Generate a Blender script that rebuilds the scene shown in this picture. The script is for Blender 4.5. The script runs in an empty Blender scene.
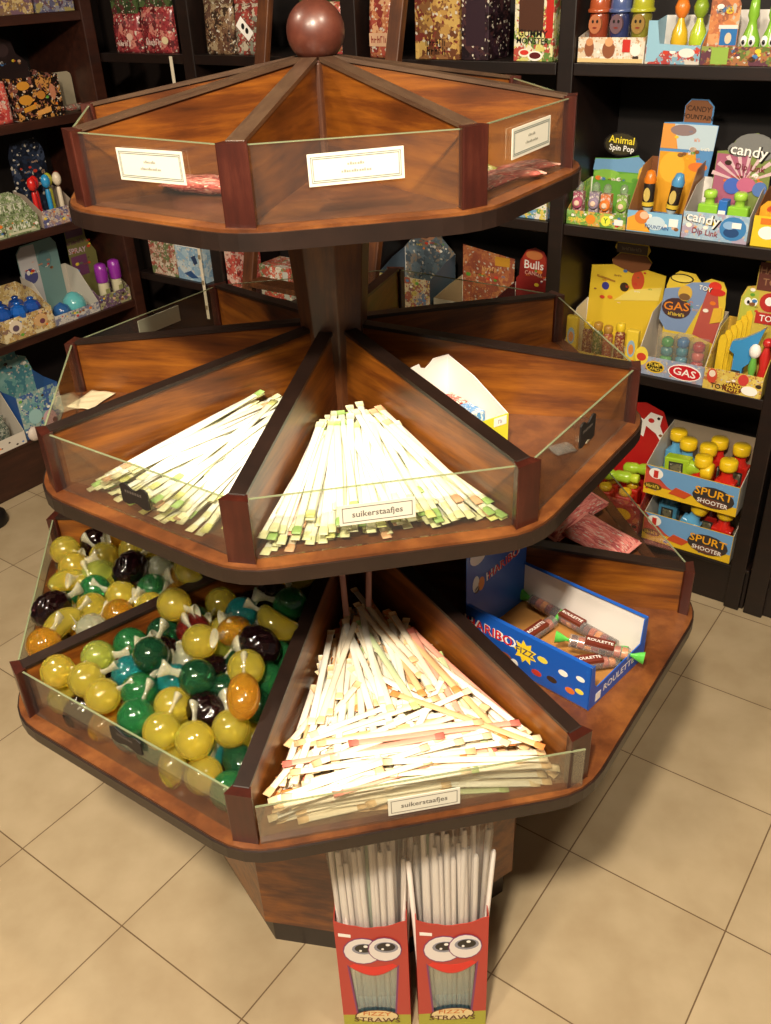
import bpy, math, random
import numpy as np
from mathutils import Vector, Matrix, Euler
random.seed(7); np.random.seed(7)
R = math.radians
SC = bpy.context.scene
COL = SC.collection

# ------------------------------------------------------------------ camera, world, lights, exposure
cam_d = bpy.data.cameras.new('camera'); cam = bpy.data.objects.new('camera', cam_d); COL.objects.link(cam)
cam.location = (0.1053, -1.4447, 1.7430); cam.rotation_euler = (R(58.66), R(2.23), 0)
cam_d.sensor_fit = 'VERTICAL'; cam_d.sensor_height = 24; cam_d.lens = 899.7/1024*24
cam_d.clip_start = 0.05; SC.camera = cam
SC.view_settings.view_transform = 'Standard'; SC.view_settings.look = 'None'
SC.view_settings.gamma = 1; SC.view_settings.use_curve_mapping = False
SC.view_settings.exposure = 0.0
W = bpy.data.worlds.new('world'); SC.world = W; W.use_nodes = True
W.node_tree.nodes['Background'].inputs[0].default_value = (1.0, .88, .74, 1)
W.node_tree.nodes['Background'].inputs[1].default_value = 0.14
def area(name, loc, target, size, power, color=(1, .875, .69)):
    l = bpy.data.lights.new(name, 'AREA'); l.shape = 'DISK'; l.size = size; l.energy = power; l.color = color
    o = bpy.data.objects.new(name, l); COL.objects.link(o); o.location = loc
    o.rotation_euler = (Vector(target)-Vector(loc)).to_track_quat('-Z', 'Y').to_euler(); return o
area('ceiling_spot_light', (-.15, -1.75, 2.72), (0, -.25, .9), .16, 84)
area('ceiling_spot_light', (.75, -1.0, 2.74), (.9, .9, .8), .20, 28)
area('ceiling_spot_light', (-1.3, -.1, 2.74), (-.9, .8, .3), .22, 26)
area('ceiling_spot_light', (-.9, -1.9, 2.74), (-.3, -.7, 0), .3, 36)

# ------------------------------------------------------------------ materials
MC = {}
def lin(h):
    h = h.lstrip('#'); v = [int(h[i:i+2], 16)/255 for i in (0, 2, 4)]
    return tuple((c/12.92 if c <= .04045 else ((c+.055)/1.055)**2.4) for c in v)+(1,)
def newm(key):
    m = bpy.data.materials.new(key); m.use_nodes = True; MC[key] = m
    return m, m.node_tree, m.node_tree.nodes['Principled BSDF']
def C(h, rough=.5, coat=0, metal=0):
    key = f'c{h}_{rough}_{coat}_{metal}'
    if key in MC: return MC[key]
    m, t, b = newm(key); b.inputs['Base Color'].default_value = lin(h); b.inputs['Roughness'].default_value = rough
    b.inputs['Coat Weight'].default_value = coat; b.inputs['Metallic'].default_value = metal
    return m
def ramp(t, cols, const=False):
    r = t.nodes.new('ShaderNodeValToRGB'); cr = r.color_ramp
    if const: cr.interpolation = 'CONSTANT'
    while len(cr.elements) < len(cols): cr.elements.new(.5)
    for i, c in enumerate(cols):
        p, h = c if isinstance(c, tuple) else (i/(len(cols)-(0 if const else 1)), c)
        cr.elements[i].position = p; cr.elements[i].color = lin(h)
    return r
def coords(t, scale):
    tc = t.nodes.new('ShaderNodeTexCoord'); mp = t.nodes.new('ShaderNodeMapping')
    mp.inputs['Scale'].default_value = scale; t.links.new(tc.outputs['Object'], mp.inputs['Vector']); return mp
def P(cols, scale=40, rough=.35, squash=(1, 1, 1), dist=.12):
    """busy printed cardboard: irregular patches of the packaging's own colours"""
    key = 'print_'+'_'.join(cols)+f'_{scale}_{rough}_{squash}_{dist}'
    if key in MC: return MC[key]
    m, t, b = newm(key)
    mp = coords(t, tuple(scale*2.3*s for s in squash))
    n = t.nodes.new('ShaderNodeTexNoise'); n.inputs['Scale'].default_value = 1.3; n.inputs['Detail'].default_value = 2
    t.links.new(mp.outputs[0], n.inputs['Vector'])
    mx = t.nodes.new('ShaderNodeMix'); mx.data_type = 'RGBA'; mx.inputs[0].default_value = dist
    t.links.new(mp.outputs[0], mx.inputs[6]); 
    sc = t.nodes.new('ShaderNodeVectorMath'); sc.operation = 'SCALE'; sc.inputs['Scale'].default_value = 6
    t.links.new(n.outputs['Color'], sc.inputs[0]); t.links.new(sc.outputs[0], mx.inputs[7])
    v = t.nodes.new('ShaderNodeTexVoronoi'); v.inputs['Scale'].default_value = 1
    t.links.new(mx.outputs[2], v.inputs['Vector'])
    s = t.nodes.new('ShaderNodeSeparateColor'); t.links.new(v.outputs['Color'], s.inputs[0])
    r = ramp(t, cols, True); t.links.new(s.outputs[0], r.inputs[0])
    v2 = t.nodes.new('ShaderNodeTexVoronoi'); v2.inputs['Scale'].default_value = 3.4; t.links.new(mp.outputs[0], v2.inputs['Vector'])
    s2 = t.nodes.new('ShaderNodeSeparateColor'); t.links.new(v2.outputs['Color'], s2.inputs[0])
    r2 = ramp(t, cols[::-1]+['#cfc4b2'], True); t.links.new(s2.outputs[1], r2.inputs[0])
    gt = t.nodes.new('ShaderNodeMath'); gt.operation = 'GREATER_THAN'; gt.inputs[1].default_value = .70; t.links.new(s2.outputs[0], gt.inputs[0])
    m3 = t.nodes.new('ShaderNodeMix'); m3.data_type = 'RGBA'; t.links.new(gt.outputs[0], m3.inputs[0]); t.links.new(r.outputs[0], m3.inputs[6]); t.links.new(r2.outputs[0], m3.inputs[7])
    hs = t.nodes.new('ShaderNodeHueSaturation'); hs.inputs['Saturation'].default_value = .92; hs.inputs['Value'].default_value = .86; t.links.new(m3.outputs[2], hs.inputs['Color'])
    t.links.new(hs.outputs[0], b.inputs['Base Color']); b.inputs['Roughness'].default_value = rough
    return m
def wood(key, cols, sx=2.5, sy=28, sz=28, rough=.38, coat=.25, var=1.0):
    if key in MC: return MC[key]
    m, t, b = newm(key)
    mp = coords(t, (sx, sy, sz))
    n = t.nodes.new('ShaderNodeTexNoise'); n.inputs['Scale'].default_value = 1.6; n.inputs['Detail'].default_value = 7; n.inputs['Roughness'].default_value = .68; n.inputs['Distortion'].default_value = .15
    t.links.new(mp.outputs[0], n.inputs['Vector'])
    mp2 = coords(t, (5, 7, 9)); n2 = t.nodes.new('ShaderNodeTexNoise'); n2.inputs['Scale'].default_value = 1.2; n2.inputs['Detail'].default_value = 3
    t.links.new(mp2.outputs[0], n2.inputs['Vector'])
    ad = t.nodes.new('ShaderNodeMath'); ad.operation = 'MULTIPLY_ADD'; ad.inputs[1].default_value = .55; 
    m2 = t.nodes.new('ShaderNodeMath'); m2.operation = 'MULTIPLY'; m2.inputs[1].default_value = .38*var
    t.links.new(n2.outputs[0], m2.inputs[0]); t.links.new(n.outputs[0], ad.inputs[0]); t.links.new(m2.outputs[0], ad.inputs[2])
    r = ramp(t, cols); t.links.new(ad.outputs[0], r.inputs[0]); t.links.new(r.outputs[0], b.inputs['Base Color'])
    b.inputs['Roughness'].default_value = rough; b.inputs['Coat Weight'].default_value = coat; b.inputs['Coat Roughness'].default_value = .25
    bp = t.nodes.new('ShaderNodeBump'); bp.inputs['Strength'].default_value = .12; bp.inputs['Distance'].default_value = .002
    t.links.new(n.outputs[0], bp.inputs['Height']); t.links.new(bp.outputs[0], b.inputs['Normal'])
    return m
WOOD = wood('mahogany_panel', [(.28, '#2c1205'), (.42, '#5c2e0c'), (.55, '#8a4f14'), (.72, '#a96c20')])
TRAYW = wood('mahogany_tray_bed', [(.28, '#3a1a08'), (.45, '#623517'), (.6, '#855024'), (.75, '#9c6a3a')], 12, 12, 12)
EDGE = wood('dark_stained_edge', [(.3, '#150b07'), (.6, '#281811'), (.8, '#3c281d')], 8, 8, 8, .42, .15)
POST = wood('red_mahogany_post', [(.3, '#250b06'), (.5, '#3c150c'), (.75, '#5a2a1c')], 30, 30, 4, .35, .3)
CAP = wood('greyish_brown_cap', [(.3, '#35221a'), (.5, '#55402f'), (.75, '#715a45')], 5, 30, 30, .35, .3)  # greyish-brown cap wood, paler than the lower tiers' caps
COLW = wood('column_walnut', [(.25, '#2a1208'), (.45, '#4c2812'), (.6, '#6e3f1c'), (.75, '#825026')], 30, 30, 3, .5, .05)
SHELF = wood('shelf_wenge', [(.3, '#0d0604'), (.5, '#180b07'), (.75, '#28130c')], 3, 22, 22, .45, .15)
SHELFD = wood('shelf_wenge_back', [(.3, '#0c0504'), (.6, '#150a07'), (.8, '#1e0f0a')], 3, 22, 22, .6, 0)
CABW = wood('cabinet_red_brown', [(.3, '#200d08'), (.5, '#371a10'), (.75, '#4c2a1b')], 3, 22, 22, .45, .15)
BALLW = wood('finial_mahogany', [(.3, '#3a1810'), (.5, '#54281c'), (.75, '#6e4030')], 22, 22, 22, .42, .35)
def glassm(key, tint, f0=.06, body=0.0, bodycol='#ffffff'):
    m = bpy.data.materials.new(key); m.use_nodes = True; t = m.node_tree; t.nodes.clear(); MC[key] = m
    out = t.nodes.new('ShaderNodeOutputMaterial'); tr = t.nodes.new('ShaderNodeBsdfTransparent'); tr.inputs[0].default_value = lin(tint)
    gl = t.nodes.new('ShaderNodeBsdfGlossy'); gl.inputs['Roughness'].default_value = .04
    lw = t.nodes.new('ShaderNodeLayerWeight'); lw.inputs['Blend'].default_value = .25
    ma = t.nodes.new('ShaderNodeMath'); ma.operation = 'MULTIPLY_ADD'; ma.inputs[1].default_value = .38; ma.inputs[2].default_value = f0
    t.links.new(lw.outputs['Fresnel'], ma.inputs[0]); mx = t.nodes.new('ShaderNodeMixShader'); t.links.new(ma.outputs[0], mx.inputs[0])
    last = tr.outputs[0]
    if body:
        df = t.nodes.new('ShaderNodeBsdfDiffuse'); df.inputs[0].default_value = lin(bodycol)
        m1 = t.nodes.new('ShaderNodeMixShader'); m1.inputs[0].default_value = body
        t.links.new(tr.outputs[0], m1.inputs[1]); t.links.new(df.outputs[0], m1.inputs[2]); last = m1.outputs[0]
    t.links.new(last, mx.inputs[1]); t.links.new(gl.outputs[0], mx.inputs[2]); t.links.new(mx.outputs[0], out.inputs[0])
    return m
ACRYL = glassm('clear_acrylic', '#f6f7f2', .015, .012)
ACRYL_E = glassm('acrylic_edge', '#b8bfa0', .25, .45, '#b9c49a')
FILM = glassm('clear_film', '#f6f6f4', .08, .10, '#ffffff')
def jelly(h, bump=False):
    key = f'jelly{h}{bump}'
    if key in MC: return MC[key]
    m, t, b = newm(key); b.inputs['Base Color'].default_value = lin(h); b.inputs['Roughness'].default_value = .10
    b.inputs['Transmission Weight'].default_value = .80; b.inputs['IOR'].default_value = 1.33
    b.inputs['Subsurface Weight'].default_value = .5; b.inputs['Subsurface Radius'].default_value = (.02, .02, .02); b.inputs['Subsurface Scale'].default_value = 1
    b.inputs['Coat Weight'].default_value = .6; b.inputs['Coat Roughness'].default_value = .05
    return m
# floor tiles: grid aligned with the room
GA = R(-125.73); TILE = .3537; GX, GY = .8704, .4803
def tile_mat():
    m, t, b = newm('beige_floor_tiles')
    tc = t.nodes.new('ShaderNodeTexCoord')
    vr = t.nodes.new('ShaderNodeMapping'); vr.vector_type = 'TEXTURE'
    vr.inputs['Location'].default_value = (GX, GY, 0); vr.inputs['Rotation'].default_value = (0, 0, GA); vr.inputs['Scale'].default_value = (TILE, TILE, TILE)
    t.links.new(tc.outputs['Object'], vr.inputs['Vector'])
    sx = t.nodes.new('ShaderNodeSeparateXYZ'); t.links.new(vr.outputs[0], sx.inputs[0])
    ds = []
    for k in (0, 1):
        f = t.nodes.new('ShaderNodeMath'); f.operation = 'FRACT'; t.links.new(sx.outputs[k], f.inputs[0])
        s = t.nodes.new('ShaderNodeMath'); s.operation = 'SUBTRACT'; s.inputs[1].default_value = .5; t.links.new(f.outputs[0], s.inputs[0])
        a = t.nodes.new('ShaderNodeMath'); a.operation = 'ABSOLUTE'; t.links.new(s.outputs[0], a.inputs[0]); ds.append(a)
    mxx = t.nodes.new('ShaderNodeMath'); mxx.operation = 'MAXIMUM'; t.links.new(ds[0].outputs[0], mxx.inputs[0]); t.links.new(ds[1].outputs[0], mxx.inputs[1])
    gt = t.nodes.new('ShaderNodeMath'); gt.operation = 'GREATER_THAN'; gt.inputs[1].default_value = .5-.0042; t.links.new(mxx.outputs[0], gt.inputs[0])
    n = t.nodes.new('ShaderNodeTexNoise'); n.inputs['Scale'].default_value = 9; n.inputs['Detail'].default_value = 6; t.links.new(tc.outputs['Object'], n.inputs['Vector'])
    fl = t.nodes.new('ShaderNodeVectorMath'); fl.operation = 'FLOOR'; t.links.new(vr.outputs[0], fl.inputs[0])
    wn = t.nodes.new('ShaderNodeTexWhiteNoise'); t.links.new(fl.outputs[0], wn.inputs['Vector'])
    ad = t.nodes.new('ShaderNodeMath'); ad.operation = 'MULTIPLY_ADD'; ad.inputs[1].default_value = .25; t.links.new(wn.outputs['Value'], ad.inputs[0]); t.links.new(n.outputs[0], ad.inputs[2])
    r = ramp(t, [(.35, '#ab9676'), (.6, '#b4a080'), (.9, '#beaa8a')]); t.links.new(ad.outputs[0], r.inputs[0])
    mx = t.nodes.new('ShaderNodeMix'); mx.data_type = 'RGBA'; t.links.new(gt.outputs[0], mx.inputs[0]); t.links.new(r.outputs[0], mx.inputs[6]); mx.inputs[7].default_value = lin('#6d563c')
    t.links.new(mx.outputs[2], b.inputs['Base Color']); b.inputs['Roughness'].default_value = .42
    bp = t.nodes.new('ShaderNodeBump'); bp.inputs['Strength'].default_value = .3; bp.inputs['Distance'].default_value = .002; bp.invert = True
    t.links.new(gt.outputs[0], bp.inputs['Height']); t.links.new(bp.outputs[0], b.inputs['Normal'])
    return m

# ------------------------------------------------------------------ mesh helpers
FONT = {}
def text_geo(s):
    if s in FONT: return FONT[s]
    cu = bpy.data.curves.new('t', 'FONT'); cu.body = s; cu.size = 1; cu.extrude = .02; cu.offset = .012
    cu.resolution_u = 2; cu.align_x = 'CENTER'; cu.align_y = 'CENTER'
    o = bpy.data.objects.new('t', cu); COL.objects.link(o)
    dg = bpy.context.evaluated_depsgraph_get(); me = o.evaluated_get(dg).to_mesh()
    g = ([tuple(v.co) for v in me.vertices], [tuple(p.vertices) for p in me.polygons])
    o.evaluated_get(dg).to_mesh_clear(); bpy.data.objects.remove(o); bpy.data.curves.remove(cu)
    FONT[s] = g; return g
class MB:
    def __init__(s): s.v = []; s.f = []; s.m = []; s.mats = []; s.sm = []
    def mi(s, m):
        if m not in s.mats: s.mats.append(m)
        return s.mats.index(m)
    def add(s, vs, fs, m, M=None, smooth=False):
        o = len(s.v); s.v += [tuple(M@Vector(v)) if M is not None else tuple(v) for v in vs]
        k = s.mi(m); 
        for f in fs: s.f.append(tuple(i+o for i in f)); s.m.append(k); s.sm.append(smooth)
        return s
    def box(s, x0, x1, y0, y1, z0, z1, m, M=None):
        vs = [(x, y, z) for z in (z0, z1) for y in (y0, y1) for x in (x0, x1)]
        return s.add(vs, [(0, 2, 3, 1), (4, 5, 7, 6), (0, 1, 5, 4), (2, 6, 7, 3), (0, 4, 6, 2), (1, 3, 7, 5)], m, M)
    def prism(s, pts, d0, d1, m, plane='xz', M=None, side=None, smooth=False):
        """polygon extruded; plane xz extrudes along y, xy along z, yz along x"""
        n = len(pts)
        f = {'xz': lambda a, b, d: (a, d, b), 'xy': lambda a, b, d: (a, b, d), 'yz': lambda a, b, d: (d, a, b)}[plane]
        vs = [f(a, b, d0) for a, b in pts]+[f(a, b, d1) for a, b in pts]
        s.add(vs, [tuple(range(n)), tuple(range(2*n-1, n-1, -1))], m, M)
        s.add(vs, [(i, (i+1) % n, n+(i+1) % n, n+i) for i in range(n)], side or m, M, smooth); return s
    def lathe(s, prof, m, n=16, M=None, sx=1, sy=1, smooth=True):
        vs = []
        for r, z in prof: vs += [(r*sx*math.cos(2*math.pi*k/n), r*sy*math.sin(2*math.pi*k/n), z) for k in range(n)]
        fs = [(i*n+k, i*n+(k+1) % n, (i+1)*n+(k+1) % n, (i+1)*n+k) for i in range(len(prof)-1) for k in range(n)]
        s.add(vs, fs, m, M, smooth)
        if prof[0][0] > 1e-5: s.add(vs[:n], [tuple(range(n))[::-1]], m, M)
        if prof[-1][0] > 1e-5: s.add(vs[-n:], [tuple(range(n))], m, M)
        return s
    def sphere(s, c, r, m, n=14, M=None, sc=(1, 1, 1)):
        k = n//2; prof = [(max(r*math.sin(math.pi*i/k), 1e-6), -r*math.cos(math.pi*i/k)) for i in range(k+1)]
        T = Matrix.Translation(c)@Matrix.Diagonal((*sc, 1))
        return s.lathe(prof, m, n, (M@T) if M is not None else T)
    def text(s, txt, x, z, size, m, y=0, rot=0, M=None, sx=1, th=.02):
        g = text_geo(txt); T = Matrix.Translation((x, y, z))@Matrix.Rotation(R(rot), 4, 'Y')@Matrix.Rotation(R(90), 4, 'X')@Matrix.Diagonal((size*sx, size, size*th*1.5, 1))
        return s.add(g[0], g[1], m, (M@T) if M is not None else T)
    def decal(s, ds, y=0, M=None):
        """shapes printed on a card whose face looks along -y at depth y"""
        d = y
        for q in ds:
            d -= .00025
            if q[0] == 't':
                _, txt, x, z, size, m = q[:6]; rot = q[6] if len(q) > 6 else 0; sx = q[7] if len(q) > 7 else 1
                s.text(txt, x, z, size, m, d, rot, M, sx)
            elif q[0] == 'e':
                _, x, z, rx, rz, m = q[:6]
                s.prism([(x+rx*math.cos(a*math.pi/8), z+rz*math.sin(a*math.pi/8)) for a in range(16)], y, d, m, 'xz', M)
            elif q[0] == 'p': s.prism(q[1], y, d, q[2], 'xz', M)
            elif q[0] == 's':   # a line of print too small to read: n letter-like marks
                _, n, x, z, hgt, m = q; wd = hgt*.62
                for i in range(n):
                    a = x+(i-n/2)*wd; k = (i*7+n*3) % 5
                    s.box(a, a+wd*.22, d, y, z-hgt/2, z+hgt/2*(1 if k != 2 else .3), m, M)
                    if k != 3: s.box(a, a+wd*.7, d, y, z+hgt*(.32 if k % 2 else -.08), z+hgt*(.5 if k % 2 else .10), m, M)
                    if k in (0, 3, 4): s.box(a+wd*.48, a+wd*.7, d, y, z-hgt/2, z+hgt*.2, m, M)
            elif q[0] == 'r':
                _, x0, x1, z0, z1, m = q; s.prism([(x0, z0), (x1, z0), (x1, z1), (x0, z1)], y, d, m, 'xz', M)
        return s
    def mesh(s, name):
        me = bpy.data.meshes.new(name); me.from_pydata(s.v, [], s.f)
        for m in s.mats: me.materials.append(m)
        me.polygons.foreach_set('material_index', s.m); me.polygons.foreach_set('use_smooth', s.sm); me.validate(); me.update(); return me
    def build(s, name, parent=None, loc=(0, 0, 0), rot=(0, 0, 0)):
        o = bpy.data.objects.new(name, s.mesh(name)); COL.objects.link(o); o.location = loc; o.rotation_euler = rot
        if parent is not None: o.parent = parent
        return o
def tag(o, label, cat, group=None, kind=None):
    if len(label.replace('-', ' ').split()) > 16: print('LONG', len(label.replace('-', ' ').split()), label)
    o['label'] = label
    if cat: o['category'] = cat
    if group: o['group'] = group
    if kind: o['kind'] = kind
    return o
def thing(name, label, cat, loc=(0, 0, 0), rz=0, group=None):
    o = bpy.data.objects.new(name, None); COL.objects.link(o); o.location = loc; o.rotation_euler = (0, 0, rz)
    return tag(o, label, cat, group)
def dup(root, loc, rot, label=None, group=None):
    r = root.copy(); COL.objects.link(r); r.location = loc; r.rotation_euler = rot
    if label: r['label'] = label
    if group: r['group'] = group
    for ch in root.children:
        c = ch.copy(); COL.objects.link(c); c.parent = r
        for g in ch.children:
            d = g.copy(); COL.objects.link(d); d.parent = c
    return r
def bev(o, w=.002, seg=2):
    b = o.modifiers.new('bevel', 'BEVEL'); b.width = w; b.segments = seg; b.limit_method = 'ANGLE'; b.angle_limit = R(40); return o

# ------------------------------------------------------------------ room frames
AX = GA+math.pi
E1 = Vector((math.cos(AX), math.sin(AX), 0)); E2 = Vector((-math.sin(AX), math.cos(AX), 0))
FR = (lambda x, y, z: tuple((1.28+y)*E1 - x*E2 + Vector((0, 0, z))), AX-math.pi/2)   # right-hand shelving: x to the right along the front, y into the shelf
FL = (lambda x, y, z: tuple(x*E1 + (2.098+y)*E2 + Vector((0, 0, z))), AX)             # left-hand shelving

def structure(name, mb, loc=(0, 0, 0), rz=0):
    o = mb.build(name, None, loc, (0, 0, rz)); o['kind'] = 'structure'; return o
structure('floor', MB().box(-4, 4, -4, 4, -.05, 0, tile_mat()))
structure('wall_back', MB().box(-3.2, 3, 0, .1, 0, 2.8, C('#20120c', .8)), FR[0](0, .36, 0), FR[1])
structure('wall_left', MB().box(-3.2, 1.7, 0, .1, 0, 2.8, C('#20120c', .8)), FL[0](0, .42, 0), FL[1])
structure('ceiling', MB().box(-4, 4, -4, 4, 2.8, 2.85, C('#cfc2ad', .9)))

# ------------------------------------------------------------------ shelving
def shelving(name, label, F, x0, x1, ups, shelves, depth=.34, h=2.1, base=.15, th=.03, mu=SHELF, uw=.055, group=None):
    t = thing(name, label, 'shelving', F[0](0, 0, 0), F[1], group)
    bev(MB().box(x0, x1, .012, depth, 0, base-.012, mu).build('plinth', t), .003)
    bev(MB().box(x0-.0, x1+.0, .0, depth, base-.012, base, mu).build('shelf', t), .003)
    MB().box(x0, x1, depth-.012, depth, base, h, SHELFD).build('back_panel', t)
    for u in ups: bev(MB().box(u, u+uw, -.004, depth-.012, 0, h, mu).build('upright', t), .003)
    xs = sorted(ups)
    for z in shelves:
        a = x0
        for u in xs+[x1]:
            if u-a > .05: bev(MB().box(a, u, 0, depth-.012, z-th, z, mu).build('shelf', t), .002)
            a = u+uw
    return t
shelving('shelving_unit', 'dark wooden shelving bay on the right, filled with yellow, blue and red candy displays', FR, -.245, .475, [-.245, .42], [.695, 1.095, 1.505, 1.93], uw=.045)
shelving('shelving_unit', 'dark wooden shelving bay cut by the right edge of the photo, only its plinth showing', FR, .480, 1.2, [.480, 1.145], [.695, 1.095, 1.505, 1.93])
shelving('shelving_unit', 'long dark shelving behind the octagonal stand, holding candy bags and boxes', FR, -2.1, -.25, [-1.66, -.96], [.695, 1.095, 1.505, 1.93])
shelving('shelving_unit', 'reddish brown shelving unit along the left edge with candy displays', FL, -.25, 1.275, [-.25, .21, 1.225], [.59, .955, 1.32, 1.645, 2.0], .38, 2.1, .20, .03, CABW, .05)

# ------------------------------------------------------------------ the octagonal display stand
TIER = {1: (.3736, 1.4845, R(-101.66)), 2: (.5, 1.0912, R(-102.17)), 3: (.6318, .7122, R(-101.75))}
HP = .0935
stand = thing('display_stand', 'three-tier octagonal wooden candy stand with clear acrylic fronts and a ball finial', 'display stand')
def octa(r, ph, rnd=0.0, seg=4):
    pts = []
    for k in range(8):
        a = ph+k*math.pi/4; c = Vector((r*math.cos(a), r*math.sin(a)))
        if not rnd: pts.append(tuple(c)); continue
        p0 = Vector((r*math.cos(a-math.pi/4), r*math.sin(a-math.pi/4))); p1 = Vector((r*math.cos(a+math.pi/4), r*math.sin(a+math.pi/4)))
        s0 = c+(p0-c).normalized()*rnd; s1 = c+(p1-c).normalized()*rnd
        for i in range(seg+1):
            u = i/seg; q = s0*(1-u)**2+c*2*u*(1-u)+s1*u*u; pts.append(tuple(q))
    return pts
def label_card(par, s, z, w, h, lines, border=True, y=-.0012, rot=0):
    wh = C('#d2cebf', .6); g = C('#6f7670', .6); k = C('#5a544c', .6)
    mb = MB(); M = Matrix.Translation((s, y, z))@Matrix.Rotation(R(rot), 4, 'Y')
    mb.box(-w/2, w/2, -.0008, .0004, -h/2, h/2, wh, M)
    ds = []
    for i, e in enumerate((.004,) if border == 1 else (.0035, .0055)):
        for x0, x1, z0, z1 in ((-w/2+e, w/2-e, h/2-e-.0009, h/2-e), (-w/2+e, w/2-e, -h/2+e, -h/2+e+.0009), (-w/2+e, -w/2+e+.0009, -h/2+e, h/2-e), (w/2-e-.0009, w/2-e, -h/2+e, h/2-e)):
            ds.append(('r', x0, x1, z0, z1, g if border != 1 else k))
    for d in ds: mb.decal([d], -.0008, M)
    for txt, x, zz, sz in lines:
        if txt == '~':   # a line of print too faint to read
            n = int(sz)
            for i in range(n): mb.decal([('r', x-n*.0015+i*.003, x-n*.0015+i*.003+.0018+(.0006 if i % 3 else 0), zz-.0011, zz+.0011+(.001 if i % 4 == 1 else 0), C('#8f8d80', .6))], -.0008, M)
        else: mb.text(txt, x, zz, sz, k, -.0010, 0, M)
    o = mb.build('label_card', par); return o
def plaque(par, s, z, w, h):
    pts = []
    for i in range(12):
        u = i/11; pts.append((s-w/2+w*u, z+h/2+.004*math.sin(u*math.pi*3)))
    for i in range(12):
        u = 1-i/11; pts.append((s-w/2+w*u, z-h/2-.003*math.sin(u*math.pi*3)))
    mb = MB().prism(pts, -.003, -.0006, C('#1b1613', .55)); 
    for i in range(7): mb.decal([('r', s-.018+i*.005, s-.0155+i*.005, z+.003, z+.007, C('#5a5048', .6))], -.003)
    return mb.build('chalk_plaque', par)
def tri_text(): pass
for t, (RR, Z, ph) in TIER.items():
    top = .145
    plate = MB().prism(octa(RR+.023, ph, .055), Z-.025, Z-.004, EDGE, 'xy', side=EDGE)
    bev(plate.build('tray_rim', stand), .005, 3)
    MB().prism(octa(RR+.019, ph, .05), Z-.004, Z, TRAYW, 'xy').build('tray_bed', stand)
    for i in range(8):
        a = ph+i*math.pi/4; ro = RR-.014
        # local frame: x radial, z up
        pts = [(.03, 0), (ro, 0), (ro, HP-.004), (.03, top)]
        dv = MB().prism(pts, -.008, .008, WOOD, 'xz')
        d = dv.build('divider', stand, (0, 0, Z), (0, 0, a))
        sl = (HP-.004-top)/(ro-.03)
        capp = [(.03, top), (ro, HP-.004), (ro, HP+.001), (.03, top+.006)]
        cp = MB().prism(capp, -.0115, .0115, CAP if t == 1 else EDGE, 'xz').build('divider_cap', d); bev(cp, .002)
        wi, wo = .013, .020
        po = MB().prism([(RR-.018, -wi), (RR, -wo), (RR, wo), (RR-.018, wi)], 0, HP, POST, 'xy').build('corner_post', stand, (0, 0, Z), (0, 0, a)); bev(po, .0025, 2)
    for i in range(8):
        if t == 3 and i in (1,): continue
        a0 = ph+i*math.pi/4; A = Vector((RR*math.cos(a0), RR*math.sin(a0), 0)); B = Vector((RR*math.cos(a0+math.pi/4), RR*math.sin(a0+math.pi/4), 0))
        m = (A+B)/2; half = (B-A).length/2-.017; am = a0+math.pi/8
        off = -.004; z0, z1 = .0005, HP-.004; rl = 0; sh = 0
        if t == 3 and i == 0: off = .0085; half += .008; sh = .012; z0, z1, rl = .001, .074, 0
        n = m.normalized(); pos = m+n*off
        mb = MB(); mb.box(-half+sh, half+sh, 0, .003, z0, z1, ACRYL)
        o = mb.build('acrylic_pane', stand, (pos.x, pos.y, Z), (0, R(rl), am+math.pi/2))
        MB().box(-half+sh, half+sh, .0, .003, z1, z1+.0012, ACRYL_E).build('polished_edge', o)
        L = {(1, 7): [(.003, .059, .115, .038)], (1, 0): [(-.001, .058, .114, .036)], (1, 1): [(.009, .058, .11, .037)],
             (2, 0): [(-.011, .050, .10, .030)], (2, 5): [(-.02, .065, .108, .032)], (3, 0): [(.01, .030, .103, .032)]}.get((t, i))
        if L:
            s, z, w, h = L[0]
            if t == 1: label_card(o, s, z, w, h, [('~', 0, .004, 7), ('~', 0, -.004, 12)], 2, rot=-1)
            elif i == 0: label_card(o, s, z, w, h, [('suikerstaafjes', 0, 0, .0125)], 1)
            else: label_card(o, s, z, w, h, [], 1)
        if (t, i) in ((2, 7), (2, 1), (3, 7)):
            s, z, w, h = {(2, 7): (-.002, .040, .055, .026), (2, 1): (-.003, .060, .052, .034), (3, 7): (.017, .072, .066, .024)}[(t, i)]
            plaque(o, s, z, w, h)
# central column, flared between the tiers, and the finial
def flare(z0, r0, z1, r1, ph, m, nm):
    mb = MB(); vs = [(r*math.cos(ph+R(22.5)+k*math.pi/4), r*math.sin(ph+R(22.5)+k*math.pi/4), z) for r, z in ((r0, z0), (r1, z1)) for k in range(8)]
    mb.add(vs, [(k, (k+1) % 8, 8+(k+1) % 8, 8+k) for k in range(8)]+[tuple(range(8))[::-1], tuple(range(8, 16))], m)
    return bev(mb.build(nm, stand), .002)
flare(1.0912, .045, 1.460, .073, TIER[2][2], COLW, 'column_section')
flare(.7122, .050, 1.067, .080, TIER[3][2], COLW, 'column_section')
flare(1.4845, .035, 1.628, .035, TIER[1][2], COLW, 'column_section')
fin = MB().sphere((0, 0, 0), .0415, BALLW, 32); fin.lathe([(.02, -.042), (.022, -.038), (.018, -.03)], BALLW, 20)
fin.build('ball_finial', stand, (.003, 0, 1.666))
PP = R(-123.4)
MB().prism(octa(.372, PP), .085, .6862, WOOD, 'xy').build('pedestal', stand)
bev(MB().prism(octa(.352, PP), 0, .085, EDGE, 'xy').build('pedestal_plinth', stand), .002)

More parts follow.
